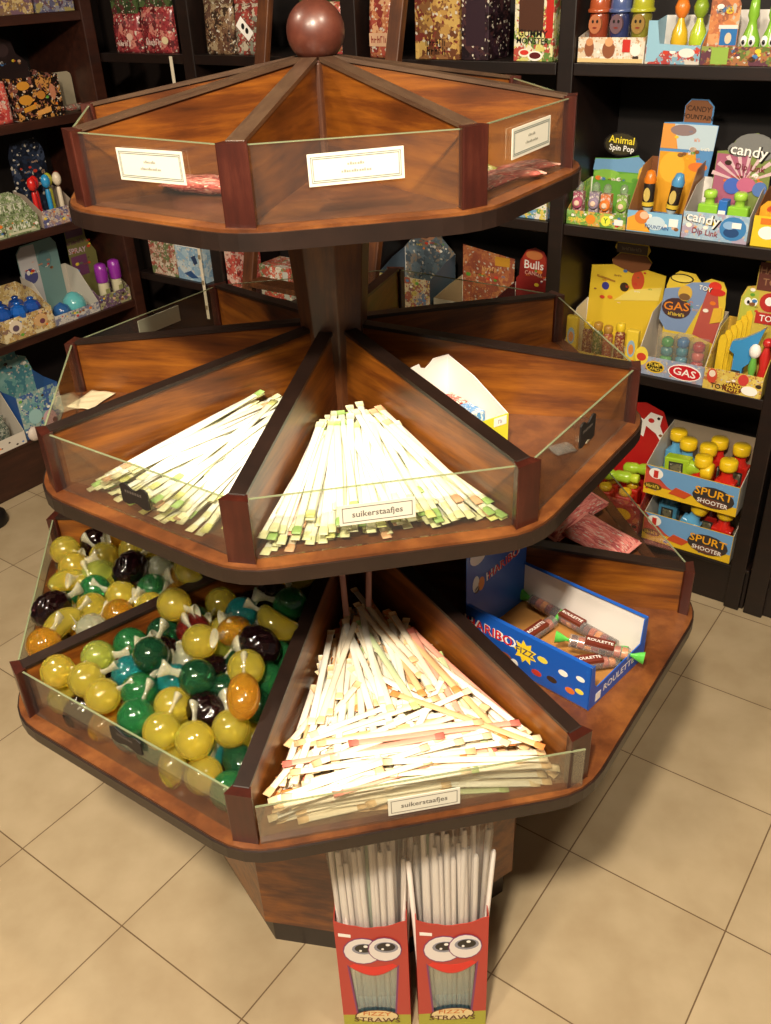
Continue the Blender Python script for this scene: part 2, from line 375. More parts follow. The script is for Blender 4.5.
# ------------------------------------------------------------------ sugar straws
def straw_mesh(L, body, tip, bend, w=.0118, th=.0036):
    mb = MB(); n = 8; st = [(-.5, 1.15, .18), (-.455, 1.15, .18), (-.44, .95, .9), (-.2, .95, 1), (.0, .95, 1), (.2, .95, 1), (.44, .95, .9), (.455, 1.15, .18), (.5, 1.15, .18)]
    vs = []
    for u, ws, ts in st:
        zc = bend*(1-4*u*u)*L*.5; yc = bend*.8*(1-4*u*u)*L*.5
        for k in range(n):
            a = 2*math.pi*k/n; vs.append((u*L, yc+ws*w/2*math.cos(a), zc+ts*th/2*math.sin(a)))
    for i in range(len(st)-1):
        mb.add([], [], body)
    N = len(st); mb.v = vs
    kb, kt = mb.mi(body), mb.mi(tip)
    for i in range(N-1):
        for k in range(n):
            mb.f.append((i*n+k, i*n+(k+1) % n, (i+1)*n+(k+1) % n, (i+1)*n+k)); mb.m.append(kt if i in (0, 1, N-3, N-2) else kb); mb.sm.append(True)
    for i in (0, N-1): mb.f.append(tuple(i*n+k for k in range(n))); mb.m.append(kt); mb.sm.append(False)
    return mb
def heap(t, sec, n_stuff, n, L, gen, palette, label_of, group, stuff_label, rmin=.10, hmax=.075, th=.0036, wide=.0118, drop=3):
    RR, Z, ph = TIER[t]; am = ph+sec*math.pi/4+math.pi/8
    ap = RR*math.cos(math.pi/8)-.012; G = .005; nx, ny = int(RR/G)+4, int(RR*.9/G)+4; H = np.zeros((nx, ny)); yo = ny*G/2
    meshes = {}; 
    def inside(x, y): return x < ap+.004 and abs(y)*math.cos(math.pi/8) < x*math.sin(math.pi/8)-.016 and math.hypot(x, y) > rmin
    sb = MB(); placed = 0; tries = 0; place = []
    while placed < n_stuff+n and tries < 4000:
        tries += 1
        cand = []
        for _ in range(60):
            x, y, an, l = gen(placed/(n_stuff+n)); c, s = math.cos(an), math.sin(an)
            if not (inside(x+c*l/2, y+s*l/2) and inside(x-c*l/2, y-s*l/2)): continue
            q = np.linspace(-.5, .5, 9); hh = H[np.clip(((x+c*q*l)/G).astype(int), 0, nx-1), np.clip(((y+s*q*l+yo)/G).astype(int), 0, ny-1)].mean()
            cand.append((hh, x, y, an, l))
            if len(cand) >= drop: break
        if not cand: continue
        _, x, y, an, l = min(cand); c, s = math.cos(an), math.sin(an)
        ts = np.linspace(-1, 1, 41); X = x+c*ts*l/2; Y = y+s*ts*l/2
        ix = np.clip((X/G).astype(int), 0, nx-1); iy = np.clip(((Y+yo)/G).astype(int), 0, ny-1); hv = H[ix, iy]
        b = (np.percentile(hv[ts > .3], 75)-np.percentile(hv[ts < -.3], 75))/1.3; b = max(-.03, min(.03, b))
        a = max(np.percentile(hv-b*ts, 72), abs(b))
        if a+abs(b) > hmax: continue
        zt = a+b*ts
        for o in (-.004, 0, .004):
            ix = np.clip(((X-s*o)/G).astype(int), 0, nx-1); iy = np.clip(((Y+c*o+yo)/G).astype(int), 0, ny-1); H[ix, iy] = np.maximum(H[ix, iy], zt+th*.8)
        place.append((x, y, an, l, a, b)); placed += 1
    nst = max(0, placed-n)
    for pi, (x, y, an, l, a, b) in enumerate(place):
        pitch = math.atan2(b, l/2); loc = Vector((x, y, a+th/2+.0006))
        M = Matrix.Rotation(am, 4, 'Z')@Matrix.Translation(loc)@Matrix.Rotation(an, 4, 'Z')@Matrix.Rotation(-pitch, 4, 'Y')
        M = Matrix.Translation((0, 0, Z))@M
        ci = random.choices(range(len(palette)), [q[2]*(3.0 if (t == 3 and x < .36 and 'orange' in q[3]) else 1) for q in palette])[0]; vi = random.randrange(3)
        if pi < nst:
            q = straw_mesh(l, C(palette[ci][0], .35), C(palette[ci][1], .35), 0, wide, th); o = len(sb.v)
            for v in q.v: sb.v.append(tuple(M@Vector(v)))
            ks = [sb.mi(m) for m in q.mats]
            sb.f += [tuple(i+o for i in f) for f in q.f]; sb.m += [ks[k] for k in q.m]; sb.sm += q.sm
        else:
            key = (ci, vi, round(l, 2))
            if key not in meshes: meshes[key] = straw_mesh(round(l, 2), C(palette[ci][0], .35), C(palette[ci][1], .35), (-.012, .0, .010)[vi], wide, th).mesh('sugar_straw')
            ob = bpy.data.objects.new('sugar_straw', meshes[key]); COL.objects.link(ob); ob.matrix_world = M
            tag(ob, label_of(palette[ci][3], x, y, an, (pi-nst)/max(1, n)), 'candy straw', group)
    if nst: o = sb.build('sugar_straw_underlayer'); tag(o, stuff_label, 'candy straws', None, 'stuff')
    print('HEAP', t, sec, placed, nst, H.max())
    return placed
def zone(x, RR): return 'by the pane' if x > RR*.62 else ('by the column' if x < RR*.42 else 'in mid-tray')
def side(y): return 'left' if y < -.03 else ('right' if y > .03 else 'middle')
def lie(q): return 'low down' if q < .4 else ('half covered' if q < .75 else 'topmost')
PAL2 = [('#fbfaf0', '#f0eec0', 6, 'white'), ('#f6f5d4', '#e2e48e', 2, 'pale yellow'), ('#f0f6da', '#a8cf78', 2, 'pale green'), ('#f4e6cf', '#e8b48c', 1, 'cream')]
PAL2B = PAL2+[('#f3cdbb', '#e79a86', .6, 'pink')]
PAL3 = [('#f7ead0', '#ecc795', 5, 'cream'), ('#f8f3e4', '#efd9b0', 5, 'white'), ('#efc08c', '#e08e4e', 2, 'pale orange'), ('#e9a48e', '#dc7a6c', .7, 'pink'), ('#d3e0b0', '#b4cb84', .8, 'pale green')]
def g7(q):   # fan lying along the sector, pointed at the column, shoved towards the right-hand divider
    x = random.uniform(.23, .33); l = random.uniform(.245, .29); y = random.uniform(-.13, .16)*x/.33
    return x, y, y*.9+random.gauss(-.06, .13)+math.pi*(random.random() < .5), l
def g0(q):
    x = random.uniform(.26, .345); y = random.uniform(-1, 1)*x*.40; return x, y, y/x*1.1+random.gauss(0, .08), random.uniform(.24, .29)
def g3(q):
    x = .20+.365*math.sqrt(random.random())
    y = random.uniform(-1, 1)*x*.40; t_ = random.random()
    if (t_ < .40 and x < .44) or x < .33: an = y/x*.9+random.gauss(0, .16)
    elif x > .48 or (x > .42 and t_ < .3): an = math.pi/2+random.gauss(0, .10)
    else: an = random.choice([random.gauss(.5, .35), random.gauss(-.45, .4), random.gauss(1.1, .3), random.gauss(-1.1, .3)])
    return x, y, an, random.uniform(.22, .27)
heap(2, 7, 80, 60, .27, g7, PAL2, lambda c, x, y, an, q: f'{c} sugar straw, {lie(q)}, {side(y)} of the left middle-tier heap {zone(x, .5)}', 'sugar straws in the middle tier left tray', 'underlying white sugar straws in the left tray of the middle tier')
heap(2, 0, 90, 70, .28, g0, PAL2B, lambda c, x, y, an, q: f'{c} sugar straw, {lie(q)}, {side(y)} of the front middle-tier heap', 'sugar straws in the middle tier front tray', 'underlying sugar straws in the front tray of the middle tier')
heap(3, 0, 190, 165, .25, g3, PAL3, lambda c, x, y, an, q: f'{c} sugar straw, {lie(q)}, {side(y)} of the bottom-tier heap {zone(x, .63)}', 'sugar straws in the bottom tier front tray', 'underlying sugar straws in the front tray of the bottom tier')

for k, (tx, ty, bx, by) in enumerate(((.095, -.03, .17, -.035), (.10, .022, .17, .005))):
    am = TIER[3][2]+math.pi/8; f_ = lambda x, y, z: Vector((math.cos(am)*x-math.sin(am)*y, math.sin(am)*x+math.cos(am)*y, TIER[3][1]+z))
    a_, b_ = f_(bx, by, .045), f_(tx, ty, .125); dv = (b_-a_)
    o = straw_mesh(.14, C('#efb0a0', .35), C('#d97a80', .35), 0).build('sugar_straw'); o.matrix_world = Matrix.Translation((a_+b_)/2)@dv.to_track_quat('X', 'Z').to_matrix().to_4x4()
    tag(o, f'pink sugar straw sticking up by the column, {["left","right"][k]} one, bottom-tier heap', 'candy straw', 'sugar straws in the bottom tier front tray')

# ------------------------------------------------------------------ jelly candies
def ball_mesh(kind, mat):
    mb = MB(); r = .0290
    if kind == 'round': mb.sphere((0, 0, 0), r, mat, 24)
    elif kind == 'oval': mb.sphere((0, 0, 0), r*.86, mat, 24, sc=(1.5, 1, 1))
    elif kind == 'bent':
        n = 14; vs = []; N = 13
        for i in range(N):
            u = i/(N-1); a = -1.0+2.0*u; rr = r*.74*max(math.sin(math.pi*(.04+.92*u)), .05)**.45; cx, cy = .040*math.sin(a), .040*(math.cos(a)-.8)
            for k in range(n):
                b = 2*math.pi*k/n; q = rr*math.cos(b); vs.append((cx+q*math.sin(a), cy+q*math.cos(a), rr*math.sin(b)))
        mb.add(vs, [(i*n+k, i*n+(k+1) % n, (i+1)*n+(k+1) % n, (i+1)*n+k) for i in range(N-1) for k in range(n)]+[tuple(range(n)), tuple(range((N-1)*n, N*n))], mat, None, True)
    else:  # berry: drupelets all over
        sx = 1.25 if kind == 'berry' else 1.0
        nn, kk = 40, 20; D = []
        for j in range(58):
            z = 1-2*(j+.5)/58; a = j*2.39996; q = math.sqrt(1-z*z); D.append(Vector((q*math.cos(a), q*math.sin(a), z)))
        vs = []
        for i in range(kk+1):
            for k in range(nn):
                th = math.pi*i/kk; v = Vector((math.sin(th)*math.cos(2*math.pi*k/nn), math.sin(th)*math.sin(2*math.pi*k/nn), -math.cos(th)))
                dm = max(v.dot(d) for d in D); ang = math.acos(min(1, dm)); bump = math.sqrt(max(0, 1-(ang/.30)**2))
                amp = .16 if kind == 'berry' else .07
                rr = r*(.90+amp*bump); vs.append((v.x*rr*sx, v.y*rr, v.z*rr))
        mb.add(vs, [(i*nn+k, i*nn+(k+1) % nn, (i+1)*nn+(k+1) % nn, (i+1)*nn+k) for i in range(kk) for k in range(nn)], mat, None, True)
    return mb
def tail_mesh(reach):
    m = glassm('wrapper_film', '#faf8e6', .10, .26, '#f6f2d8') if 'wrapper_film' not in MC else MC['wrapper_film']
    return MB().lathe([(.009, -.005), (.0066, .002), (.0078, .006), (.0062, .010), (.0068, .018), (.0115, .026), (.0165, .034), (.0155, .034), (.0060, .020)], m, 12, Matrix.Translation((reach, 0, 0))@Matrix.Rotation(R(90), 4, 'Y'), sy=.42)
JC = {'yellow': '#ecd95a', 'amber': '#e6aa35', 'green': '#3f9d5c', 'dark green': '#2a6b45', 'teal': '#35aeb0', 'black': '#2c1418', 'red': '#8a2a24', 'clear': '#dfe3c4', 'lime': '#d3de6a'}
protos = {}
def candy(kind, col):
    k = (kind, col)
    if k not in protos:
        b = ball_mesh(kind, jelly(JC[col])).mesh('jelly_candy'); reach = {'round': .024, 'bumpy': .023, 'oval': .032, 'bent': .030, 'berry': .028}[kind]
        protos[k] = (b, tail_mesh(reach).mesh('wrapper_tail'))
    return protos[k]
def ball_heap(sec, n, mix, where, group, rmin, xrng, seed):
    rng = np.random.default_rng(seed); RR, Z, ph = TIER[3]; am = ph+sec*math.pi/4+math.pi/8; rad = .0292
    ap = RR*math.cos(math.pi/8)-.010-rad; s8, c8 = math.sin(math.pi/8), math.cos(math.pi/8)
    x = rng.uniform(*xrng, n); y = rng.uniform(-.8, .8, n)*x*.36; z = rng.uniform(.03, .5, n); p = np.stack([x, y, z], 1)
    for it in range(900):
        p[:, 2] -= .0022 if it < 700 else .0003
        for _ in range(3):
            d = p[:, None]-p[None]; ds = np.linalg.norm(d, axis=2)+np.eye(n)*9; ov = np.clip(2*rad*.95-ds, 0, None)
            p += (d/ds[..., None]*ov[..., None]*.42).sum(1)
            p[:, 0] = np.clip(p[:, 0], rmin, ap)
            for sg in (1, -1):
                e = sg*p[:, 1]*c8-p[:, 0]*s8+.012+rad; e = np.clip(e, 0, None); p[:, 1] -= sg*e*c8; p[:, 0] += e*s8
            p[:, 2] = np.maximum(p[:, 2], rad)
    order = np.argsort(p[:, 2]); ca, sa = math.cos(am), math.sin(am)
    for i in order:
        q = p[i]; kind, col = random.choices([m[0] for m in mix], [m[1] for m in mix])[0]
        bm, tm = candy(kind, col)
        o = bpy.data.objects.new('jelly_candy', bm); COL.objects.link(o)
        o.location = (ca*q[0]-sa*q[1], sa*q[0]+ca*q[1], Z+q[2]+.001)
        top = q[2] > .066
        rz = random.uniform(0, 6.28)
        near = q[0] > ap-.05 or abs(q[1])*c8 > q[0]*s8-.012-rad-.045
        if near: rz = am+math.atan2(-q[1], .36-q[0])+random.uniform(-.5, .5)
        o.rotation_euler = (random.uniform(-.4, .4), random.uniform(-.55, -.05) if (top or near) else random.uniform(-.4, .1), rz)
        ti = bpy.data.objects.new('wrapper_tail', tm); COL.objects.link(ti); ti.parent = o
        shp = {'round': 'smooth round', 'bumpy': 'pimpled round', 'oval': 'smooth oval', 'bent': 'banana-shaped', 'berry': 'berry-shaped'}[kind]
        tag(o, f'{shp} {col} jelly candy {"on top" if top else ("lower" if q[2] > .04 else "underneath")}, {side(q[1])} of the {where}, {"by the pane" if q[0] > .39 else ("by the column" if q[0] < .27 else "midway")}', 'candy', group)
ball_heap(7, 92, [(('round', 'yellow'), 5), (('bumpy', 'yellow'), 3), (('round', 'green'), 6), (('bumpy', 'teal'), 3), (('berry', 'black'), 6), (('oval', 'amber'), 3), (('bent', 'yellow'), 2), (('round', 'dark green'), 6), (('bumpy', 'lime'), 2), (('oval', 'dark green'), 2), (('round', 'red'), 1), (('round', 'clear'), 1)],
          'front heap', 'jelly candies in the front left bottom tray', .12, (.2, .52), 3)
ball_heap(6, 66, [(('round', 'yellow'), 6), (('bumpy', 'yellow'), 4), (('round', 'amber'), 3), (('berry', 'black'), 3), (('round', 'green'), 3), (('bent', 'yellow'), 3), (('oval', 'lime'), 2), (('bumpy', 'clear'), 1)],
          'rear heap', 'jelly candies in the far left bottom tray', .25, (.3, .54), 5)
for o in [o for o in COL.objects if o.name.startswith('jelly_candy')][:0]: pass

# ------------------------------------------------------------------ packets lying flat
def packet(name, w, d, th, m, label, cat, loc, rot, group=None, crimp=None):
    mb = MB(); nx, ny = 14, 8; vs = []
    for sg in (1, -1):
        for i in range(nx+1):
            for j in range(ny+1):
                u, v = i/nx*2-1, j/ny*2-1
                h = th/2*(max(0, 1-abs(u)**3)*max(0, 1-abs(v)**3))**.6; wr = .0016*math.sin(u*9+v*4)*(1-abs(v))
                vs.append((u*w/2, v*d/2*(1-.04*math.cos(u*3)), sg*(h+.0004)+wr))
    n1 = (nx+1)*(ny+1); fs = []
    for i in range(nx):
        for j in range(ny):
            a, b, c, e = i*(ny+1)+j, (i+1)*(ny+1)+j, (i+1)*(ny+1)+j+1, i*(ny+1)+j+1; fs += [(a, b, c, e), (n1+e, n1+c, n1+b, n1+a)]
    for i in range(nx): fs += [(i*(ny+1), n1+i*(ny+1), n1+(i+1)*(ny+1), (i+1)*(ny+1)), (i*(ny+1)+ny, (i+1)*(ny+1)+ny, n1+(i+1)*(ny+1)+ny, n1+i*(ny+1)+ny)]
    for j in range(ny): fs += [(j, j+1, n1+j+1, n1+j), (nx*(ny+1)+j, n1+nx*(ny+1)+j, n1+nx*(ny+1)+j+1, nx*(ny+1)+j+1)]
    mb.add(vs, fs, m, None, True)
    o = mb.build(name, None, loc, rot); tag(o, label, cat, group)
    if crimp:
        cb = MB()
        for sg in (-1, 1):
            for k in range(5): cb.box(sg*(w/2-.001)+sg*k*.0016-.0006, sg*(w/2-.001)+sg*k*.0016+.0006, -d/2*.97, d/2*.97, -.0008, .0008, crimp)
        cb.build('crimped_end', o)
    return o
REDW = P(['#8f2a22', '#b5453a', '#c25a4a', '#7a1f1c', '#d98a78'], 60, .28, (.4, 3, 1), .2)
RED2 = P(['#d2665c', '#dc7c70', '#cc5a54', '#e09286', '#b04a4c'], 30, .25, (.5, 3, 1), .15)
packet('candy_packet', .12, .045, .022, REDW, 'red wrapped candy packet alone in the left tray of the top tier', 'candy packet', (-.145, -.170, 1.497), (0, 0, R(-22)), None, C('#b86a5e', .4))
packet('candy_packet', .085, .038, .014, REDW, 'red striped candy packet touching the right post of the top tier', 'candy packet', (.292, -.120, 1.493), (0, 0, R(35)), None, C('#e0b0a0', .4))
packet('candy_packet', .085, .038, .014, REDW, 'red striped candy packet in the middle of the right top-tier tray', 'candy packet', (.262, -.165, 1.493), (0, 0, R(20)), None, C('#e0b0a0', .4))
packet('candy_packet', .08, .036, .012, REDW, 'red striped candy packet closest to the front pane of the right top-tier tray', 'candy packet', (.235, -.205, 1.492), (0, 0, R(55)), None, C('#e0b0a0', .4))
YG = P(['#b9b84a', '#d8d27a', '#7f8a2c', '#efe9b0'], 50, .3)
packet('candy_packet', .09, .03, .012, YG, 'yellow-green candy packet at the back of the right top-tier tray', 'candy packet', (.215, -.135, 1.492), (0, 0, R(50)))
packet('candy_packet', .07, .03, .012, YG, 'yellow-green candy packet against the front post of the right top-tier tray', 'candy packet', (.205, -.245, 1.492), (0, 0, R(75)))
packet('candy_packet', .165, .115, .036, RED2, 'large pinkish red striped candy bag nearest the column in the bottom-tier right tray', 'candy bag', (.440, .185, .745), (R(10), R(-6), R(42)), None, C('#d98a80', .4))
packet('candy_packet', .13, .085, .032, RED2, 'pinkish red striped candy bag lying nearer the rim in the bottom-tier right tray', 'candy bag', (.500, .082, .737), (R(10), R(4), R(-50)), None, C('#d98a80', .4))
packet('torn_plastic_wrapper', .04, .025, .010, FILM, 'small crumpled clear wrapper by the black plaque in the right middle-tier tray', 'wrapper', (.352, -.215, 1.098), (R(10), R(5), R(30)))
packet('torn_plastic_wrapper', .022, .014, .008, C('#e8dcc8', .5), 'small crumpled white wrapper under the black plaque in the right middle-tier tray', 'wrapper', (.392, -.185, 1.097), (0, 0, R(60)))
packet('price_card', .075, .05, .002, C('#d8c9a8', .6), 'small curled paper card behind the far-left pane of the middle tier', 'card', (-.450, .045, 1.094), (0, 0, R(70)))

# blue cardboard display box on the bottom tier
BL = C('#1c57b4', .35); WHI = C('#e8e2dc', .55); KR = C('#a8763c', .6)
hb = thing('candy_box', 'open blue cardboard candy box with raised lid in the right tray of the bottom tier', 'candy box', (.388, -.383, .7128), R(136.6))
# local x from the front corner back along the left side (outer face looks along +y), -y to the far side
Wb, Lb, Hb = .172, .250, .088
mb = MB(); mb.box(0, Lb, -Wb, 0, 0, .002, KR)
for y0, y1, yi in ((-.0012, 0, 0), (-Wb, -Wb+.0012, 1)):
    mb.box(0, Lb, y0, y1, 0, Hb, BL)
mb.box(.001, Lb-.001, -.0020, -.0012, .002, Hb-.0005, WHI); mb.box(.001, Lb-.001, -Wb+.0012, -Wb+.0020, .002, Hb-.0005, WHI)
mb.box(Lb-.0012, Lb, -Wb, 0, 0, Hb, BL); mb.box(.002, Lb-.002, -.007, -.0012, Hb-.001, Hb, BL); mb.box(.002, Lb-.002, -Wb+.0012, -Wb+.007, Hb-.001, Hb, BL)
mb.build('box_tray', hb)
# printed left side: reads from the raised lid towards the front
Ms = Matrix.Rotation(math.pi, 4, 'Z')   # text faces +y with x reversed
HR = C('#d8281e', .4); HW = C('#f4f0ea', .4); HYL = C('#f2cf2c', .4)
sd = MB()
def outl(mb, txt, x, z, s, M, y=0, a=HW, b=HR, rot=0): mb.text(txt, x, z, s*1.06, a, y-.0003, rot, M, 1.08); mb.text(txt, x, z, s, b, y-.0010, rot, M)
outl(sd, 'HARIBO', -.198, .058, .027, Ms)
star = [(-.125+(.024 if k % 2 else .015)*math.cos(k*math.pi/9)*1.0, .052+(.024 if k % 2 else .015)*math.sin(k*math.pi/9)) for k in range(18)]
sd.decal([('p', star, HYL), ('t', 'FIZZ', -.125, .052, .018, C('#1a2a5a', .4))], 0, Ms)
for x, z, rx, rz, c in [(-.09, .055, .010, .006, '#e9d34a'), (-.07, .025, .010, .006, '#3c2a1c'), (-.05, .05, .009, .006, '#f0ece2'), (-.035, .022, .009, .006, '#d8702c'), (-.10, .022, .010, .006, '#c23a2a'),
                        (-.165, .022, .014, .008, '#8a4a2a'), (-.19, .025, .008, .008, '#c23a2a'), (-.145, .018, .008, .008, '#f0ece2'), (-.018, .056, .008, .005, '#f0ece2'), (-.018, .03, .008, .005, '#e9d34a')]:
    sd.decal([('e', x, z, rx, rz, C(c, .4))], 0, Ms)
sd.build('printed_side', hb)
fr = MB(); Mf = Matrix.Rotation(-math.pi/2, 4, 'Z')   # faces -x
fp = [(0, 0), (-Wb, 0)]
prof = [(0, 0), (Wb, 0), (Wb, Hb), (Wb-.012, Hb), (Wb-.016, .040), (.022, .036), (.014, .046), (.010, Hb), (0, Hb)]
Mff = Matrix(((0, 1, 0, 0), (-1, 0, 0, 0), (0, 0, 1, 0), (0, 0, 0, 1)))
fr.prism(prof, -.0006, .0012, BL, 'xz', Mff); fr.text('ROULETTE', .090, .019, .019, HW, -.0008, 0, Mff, 1.05)
fr.box(.02, .035, -.0009, -.0006, .006, .022, HW, Mff); fr.build('front_panel', hb)
lid = MB(); lid.box(Lb-.0012, Lb+.0004, -Wb, 0, Hb, .225, BL)
Ml = Matrix(((0, 1, 0, Lb-.0012), (-1, 0, 0, 0), (0, 0, 1, 0), (0, 0, 0, 1)))
outl(lid, 'HARIBO', .102, .122, .024, Ml, -.0003, rot=-6)
for x, z, rx, rz, c in [(.030, .175, .022, .018, '#eee6e0'), (.025, .118, .009, .017, '#f0ece2'), (.04, .112, .009, .014, '#e08a3c'), (.028, .105, .007, .007, '#3c2a1c'), (.105, .18, .009, .018, '#e9e0d4'), (.12, .20, .01, .006, '#d8402c'), (.15, .19, .008, .006, '#e9d34a')]:
    lid.decal([('e', x, z, rx, rz, C(c, .4))], -.0003, Ml)
lid.build('raised_lid', hb)
def stick(name, L, loc, rot, label):
    o = thing(name, label, 'candy roll', loc, 0, 'wrapped candy rolls in the blue box'); o.rotation_euler = rot
    MB().lathe([(.0115, -L/2), (.0118, 0), (.0115, L/2)], FILM, 14, Matrix.Rotation(R(90), 4, 'Y')).build('clear_wrapper', o)
    b = MB()
    for i in range(int(L/.012)):
        c = ['#5a2414', '#a8481c', '#c8782c', '#7a1a1a', '#3c1a12'][i % 5]; b.lathe([(.0102, 0), (.0106, .005), (.0102, .010)], C(c, .3), 12, Matrix.Translation((-L/2+.003+i*.012, 0, 0))@Matrix.Rotation(R(90), 4, 'Y'))
    b.build('gummy_discs', o)
    MB().box(-.024, .024, -.0095, .0095, .004, .0125, C('#6a2a1c', .4)).text('ROULETTE', 0, 0, .009, HW, 0, 0, Matrix.Rotation(R(-90), 4, 'X')@Matrix.Translation((0, -.013, 0))).build('paper_band', o)
    for sg in (-1, 1):
        MB().lathe([(.004, 0), (.0035, .004), (.010, .016), (.013, .024)], C('#56b848', .4), 9, Matrix.Translation((sg*(L/2), 0, 0))@Matrix.Rotation(R(90*sg), 4, 'Y'), sy=.5).build('twisted_end', o)
    return o
stick('candy_roll', .185, (.398, -.178, .730), (0, 0, R(-48)), 'candy roll lying along the far side of the blue box')
stick('candy_roll', .095, (.330, -.205, .730), (0, 0, R(42)), 'short candy roll lying across the back of the blue box')
stick('candy_roll', .105, (.405, -.290, .730), (0, 0, R(8)), 'candy roll lying behind the low front of the blue box')
stick('candy_roll', .10, (.425, -.275, .752), (0, R(4), R(-20)), 'candy roll resting on top of another at the front of the blue box')

# white box on the middle tier
wb = thing('candy_box', 'white open cardboard box with yellow front on the middle tier, holding small packs', 'candy box', (.270, -.190, 1.0917), R(32))
mb = MB(); w_, d_ = .088, .158
mb.box(-w_, 0, 0, d_, 0, .0015, WHI)
for x in (-w_, -.0015): mb.prism([(0, 0), (d_, 0), (d_, .104), (d_*.55, .09), (0, .058)], x, x+.0015, WHI, 'yz')
bk = [(-w_, 0), (0, 0), (0, .104), (-.03, .104), (-.036, .098), (-.046, .091), (-.055, .094), (-.058, .101), (-.07, .099), (-w_, .094)]
mb.prism(bk, d_-.0015, d_, WHI, 'xz'); mb.build('box_tray', wb)
f = MB(); f.box(-w_, 0, -.0012, 0, 0, .058, C('#d8d23a', .4)); f.decal([('e', -.045, .022, .028, .014, C('#6fa82c', .4)), ('r', -.028, -.004, .042, .056, C('#efe6e2', .5)), ('s', 2, -.016, .049, 0.0063, C('#8a8a8a')), ('s', 4, -.048, .022, 0.0112, C('#e8f0c0', .4))], -.0012); f.build('front_panel', wb)
PK = [('blue', '#2f7fc4'), ('green', '#4f9a3a'), ('red', '#cf3a26'), ('blue', '#3a8fd0'), ('yellow green', '#b4c63a'), ('red', '#c8402c')]
for k, (n_, c) in enumerate(PK):
    col, row = k % 2, k//2; z = .0017+(2-row)*0
    for lv in range(2):
        if lv == 1 and row == 0: continue
        M = wb.matrix_basis if False else None
        x, y = -.064+col*.042, .028+row*.047; ca, sa = math.cos(R(32)), math.sin(R(32))
        o = MB().box(-.019, .019, -.021, .021, 0, .020, P([c, c, '#f0ead8'], 90, .3)).decal([('s', 3, 0, .01, 0.0070, HW)], -.021)
        q = o.build('gum_pack', None, (.270+ca*x-sa*y, -.190+sa*x+ca*y, 1.0934+lv*.0205), (0, 0, R(32)))
        bev(q, .0015); tag(q, f'small {n_} pack {"on top of another" if lv else "on the bottom"} at the {["front","middle","back"][row]} {["left","right"][col]} of the white box', 'candy pack', 'small packs in the white box')

# ------------------------------------------------------------------ two straw boxes on the floor
RD = C('#b23a30', .45); PUR = C('#7a3a6a', .5); EYE = C('#e4dcd8', .45); EGR = C('#8d8d9a', .5); BLK = C('#17120f', .4); OLV = C('#a8a63a', .5)
SW = C('#efe6da', .4)
def sweet_grad():
    m, t, b = newm('pale_straw_blue_end'); tc = t.nodes.new('ShaderNodeTexCoord'); s = t.nodes.new('ShaderNodeSeparateXYZ'); t.links.new(tc.outputs['Object'], s.inputs[0])
    mr = t.nodes.new('ShaderNodeMapRange'); mr.inputs[1].default_value = .06; mr.inputs[2].default_value = .22; t.links.new(s.outputs[2], mr.inputs[0])
    r = ramp(t, [(0, '#8fc0e4'), (.35, '#b4d4e8'), (.7, '#f2ece6'), (1, '#f8eee6')]); t.links.new(mr.outputs[0], r.inputs[0]); t.links.new(r.outputs[0], b.inputs['Base Color']); b.inputs['Roughness'].default_value = .3
    return m
SG = sweet_grad()
rod_mesh = [MB().lathe([(.0030, 0), (.0047, .006), (.0047, Lr-.006), (.0030, Lr)], mm, 8).mesh('candy_stick') for Lr, mm in ((.50, SG), (.54, SG), (.47, SG), (.52, C('#c4d8b8', .3)))]
